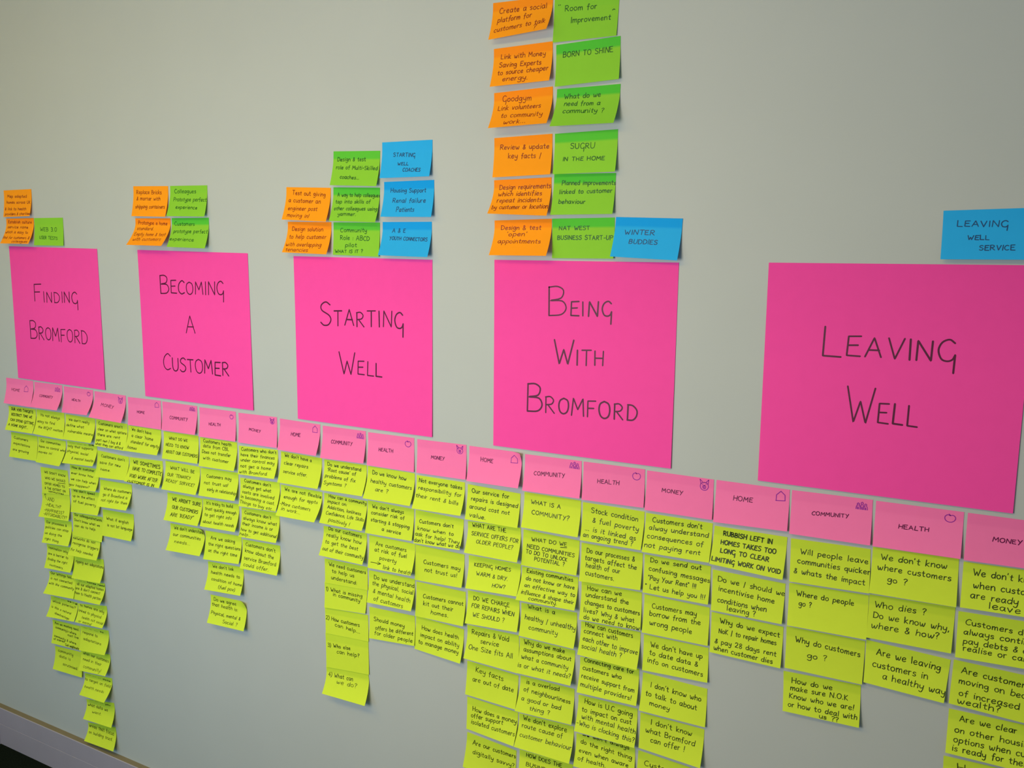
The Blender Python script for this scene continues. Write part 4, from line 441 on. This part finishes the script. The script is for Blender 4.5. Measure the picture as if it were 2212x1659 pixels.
('B', 0, 6, [-12021, 6, 17905, -10755, 6, 17897, -10761, 120, 17172, -12027, 105, 17174], 'blue sticky note reading "STARTING WELL COACHES" above the third hot pink sheet', 'blue notes above the third hot pink sheet', [(236, 403, 671, 439, 82, 100, 'STARTING'), (335, 655, 555, 668, 66, 100, 'WELL'), (457, 837, 806, 857, 76, 100, 'COACHES')]),
('B', 0, 6, [-11986, 6, 17103, -10719, 6, 17108, -10714, 130, 16368, -11983, 150, 16385], 'blue sticky note reading "Housing Support Renal failure Patients" above the third hot pink sheet', 'blue notes above the third hot pink sheet', [(139, 304, 843, 324, 85, 100, 'Housing Support'), (194, 592, 853, 605, 89, 100, 'Renal failure'), (296, 855, 650, 856, 92, 100, 'Patients')]),
('B', 0, 6, [-12036, 6, 16282, -10781, 6, 16278, -10784, 170, 15566, -12039, 180, 15591], 'blue sticky note reading "A & E YOUTH CONNECTORS" above the third hot pink sheet', 'blue notes above the third hot pink sheet', [(205, 309, 475, 306, 86, 100, 'A & E'), (168, 529, 935, 557, 76, 100, 'YOUTH CONNECTORS')]),
('O', 0, 6, [-9347, 6, 20331, -8071, 6, 20302, -8087, 230, 19688, -9362, 155, 19641], 'orange sticky note reading "Create a social platform for" above the fourth hot pink sheet', 'orange notes above the fourth hot pink sheet', [(119, 306, 910, 316, 98, 100, 'Create a social'), (103, 551, 675, 530, 96, 100, 'platform for'), (74, 815, 933, 770, 93, 100, 'customers to talk'), (761, 930, 807, 924, 99, 100, '?')]),
('O', 0, 6, [-9326, 6, 19499, -8066, 6, 19514, -8056, 150, 18800, -9317, 170, 18782], 'orange sticky note reading "Link with Money Saving Experts" above the fourth hot pink sheet', 'orange notes above the fourth hot pink sheet', [(127, 284, 884, 329, 89, 100, 'Link with Money'), (109, 497, 827, 550, 92, 100, 'Saving Experts'), (101, 705, 953, 721, 91, 100, 'to source cheaper'), (202, 884, 632, 907, 92, 100, 'energy.')]),
('O', 0, 6, [-9317, 6, 18689, -8052, 6, 18715, -8038, 265, 18027, -9304, 250, 18012], 'orange sticky note reading "Link volunteers to community work" above the fourth hot pink sheet', 'orange notes above the fourth hot pink sheet', [(150, 261, 645, 301, 111, 100, 'Goodgym'), (89, 508, 823, 535, 94, 100, 'Link volunteers'), (171, 723, 883, 776, 96, 100, 'to community'), (252, 921, 632, 932, 90, 100, 'work...')]),
('G', 0, 6, [-8035, 6, 20279, -6758, 6, 20169, -6794, 30, 19476, -8057, 30, 19483], 'green sticky note reading "Room for Improvement ^" above the fourth hot pink sheet', 'green notes above the fourth hot pink sheet', [(172, 326, 666, 305, 92, 100, 'Room for'), (61, 238, 100, 233, 46, 100, '"'), (275, 592, 891, 590, 90, 100, 'Improvement'), (909, 409, 946, 405, 51, 100, '^')]),
('G', 0, 6, [-7994, 6, 19439, -6723, 6, 19469, -6704, 82, 18725, -7975, 78, 18691], 'green sticky note reading "BORN TO SHINE" above the fourth hot pink sheet', 'green notes above the fourth hot pink sheet', [(108, 314, 890, 341, 99, 100, 'BORN TO SHINE')]),
('G', 0, 6, [-7963, 6, 18658, -6700, 6, 18653, -6718, 235, 17959, -7985, 247, 17969], 'green sticky note reading "What do we need from" above the fourth hot pink sheet', 'green notes above the fourth hot pink sheet', [(126, 274, 705, 273, 90, 100, 'What do we'), (141, 452, 716, 496, 85, 100, 'need from a'), (146, 650, 799, 703, 89, 100, 'community ?')]),
('O', 0, 6, [-9307, 6, 17853, -8046, 6, 17868, -8036, 95, 17125, -9299, 85, 17107], 'orange sticky note reading "Review & update key facts" above the fourth hot pink sheet', 'orange notes above the fourth hot pink sheet', [(105, 298, 947, 350, 89, 100, 'Review & update'), (254, 537, 818, 571, 95, 100, 'key facts /')]),
('O', 0, 6, [-9307, 6, 17059, -8052, 6, 17078, -8042, 210, 16363, -9297, 275, 16414], 'orange sticky note reading "Design requirements which identifies repeat" above the fourth hot pink sheet', 'orange notes above the fourth hot pink sheet', [(100, 285, 991, 274, 91, 100, 'Design requirements'), (95, 474, 851, 461, 89, 100, 'which identifies'), (99, 665, 865, 638, 89, 100, 'repeat incidents'), (44, 869, 990, 805, 86, 100, 'by customer or location')]),
('G', 0, 6, [-7994, 6, 17863, -6729, 6, 17876, -6723, 110, 17129, -7987, 90, 17124], 'green sticky note reading "IN THE HOME" above the fourth hot pink sheet', 'green notes above the fourth hot pink sheet', [(262, 388, 650, 410, 107, 100, 'SUGRU'), (148, 682, 818, 706, 74, 100, 'IN THE HOME')]),
('G', 0, 6, [-7996, 6, 17134, -6746, 6, 17113, -6759, 94, 16385, -8012, 118, 16382], 'green sticky note reading "Planned improvements linked to customer" above the fourth hot pink sheet', 'green notes above the fourth hot pink sheet', [(135, 268, 1002, 285, 80, 100, 'Planned improvements'), (107, 489, 956, 470, 78, 100, 'linked to customer'), (108, 725, 545, 735, 79, 100, 'behaviour')]),
('O', 0, 6, [-9292, 6, 16291, -8034, 6, 16314, -8022, 245, 15623, -9280, 240, 15622], 'orange sticky note reading "Design & test \'open\' appointments" above the fourth hot pink sheet', 'orange notes above the fourth hot pink sheet', [(117, 270, 822, 286, 87, 100, 'Design & test'), (236, 454, 585, 460, 83, 100, "'open'"), (100, 653, 848, 665, 84, 100, 'appointments')]),
('G', 0, 6, [-8025, 6, 16314, -6748, 6, 16325, -6738, 53, 15586, -8006, 30, 15579], 'green sticky note reading "BUSINESS START-UP" above the fourth hot pink sheet', 'green notes above the fourth hot pink sheet', [(115, 289, 611, 290, 78, 100, 'NAT WEST'), (88, 529, 975, 540, 82, 100, 'BUSINESS START-UP')]),
('B', 0, 10, [-6722, 10, 16333, -5461, 10, 16295, -5493, 139, 15571, -6760, 154, 15626], 'blue sticky note reading "WINTER BUDDIES" above the fourth hot pink sheet', 'blue notes above the fourth hot pink sheet', [(158, 429, 610, 418, 88, 100, 'WINTER'), (245, 650, 671, 647, 88, 100, 'BUDDIES')]),
('B', 0, 6, [-1340, 6, 16375, -136, 6, 16403, -111, 100, 15655, -1324, 100, 15646], 'blue sticky note reading "LEAVING WELL SERVICE" above the fifth hot pink sheet', 'blue notes above the fifth hot pink sheet', [(165, 328, 728, 359, 96, 100, 'LEAVING'), (288, 600, 532, 609, 73, 100, 'WELL'), (427, 816, 815, 813, 80, 100, 'SERVICE')]),
]
for kd, curl, base, cs, label, group, lines in DATA:
    c = [(cs[i*3]/1e4, -cs[i*3+1]/1e4, cs[i*3+2]/1e4) for i in range(4)]
    sh = Sheet(c, base/1e4, curl)
    v, f, uv = paper_mesh(sh, *((31, 31, 0) if curl else (9, 15, 0) if kd != 'S' else (7, 7, 0)))
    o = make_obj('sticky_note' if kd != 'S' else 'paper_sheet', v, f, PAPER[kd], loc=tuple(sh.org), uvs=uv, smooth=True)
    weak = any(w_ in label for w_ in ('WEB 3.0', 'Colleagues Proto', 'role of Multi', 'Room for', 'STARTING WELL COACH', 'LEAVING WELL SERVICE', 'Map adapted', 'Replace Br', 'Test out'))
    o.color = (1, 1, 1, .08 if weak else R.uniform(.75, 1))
    o['label'] = label; o['category'] = 'sticky note' if kd != 'S' else 'paper sheet'; o['group'] = group
    ls = [(a/1e3, b_/1e3, c_/1e3, d/1e3, h/1e4, sm/100, t) for a, b_, c_, d, h, sm, t in lines]
    wr = [l for l in ls if l[6] not in ('{house}', '{people}', '{apple}', '{pig}')]
    dr = [l for l in ls if l[6] in ('{house}', '{people}', '{apple}', '{pig}')]
    wpen = .0030 if kd == 'S' else .0014
    if 'RUBBISH' in label or 'SOMETIMES' in label or "WE AREN'T" in label or 'VOID TARGETS' in label: wpen = .0019
    for l in wr:                                  # each written line (each word on the big sheets) is a part
        v, f = ink(sh, [l], wpen)
        if v: make_obj('handwriting', v, f, INK[kd], o)
    if dr:
        v, f = ink(sh, dr, .0014)
        q = make_obj('drawing', v, f, PURPLE, o)
        q['label'] = {'{house}': 'small purple house sketch', '{people}': 'purple sketch of three figures', '{apple}': 'small purple apple sketch', '{pig}': 'small purple pig face sketch'}[dr[0][6]]
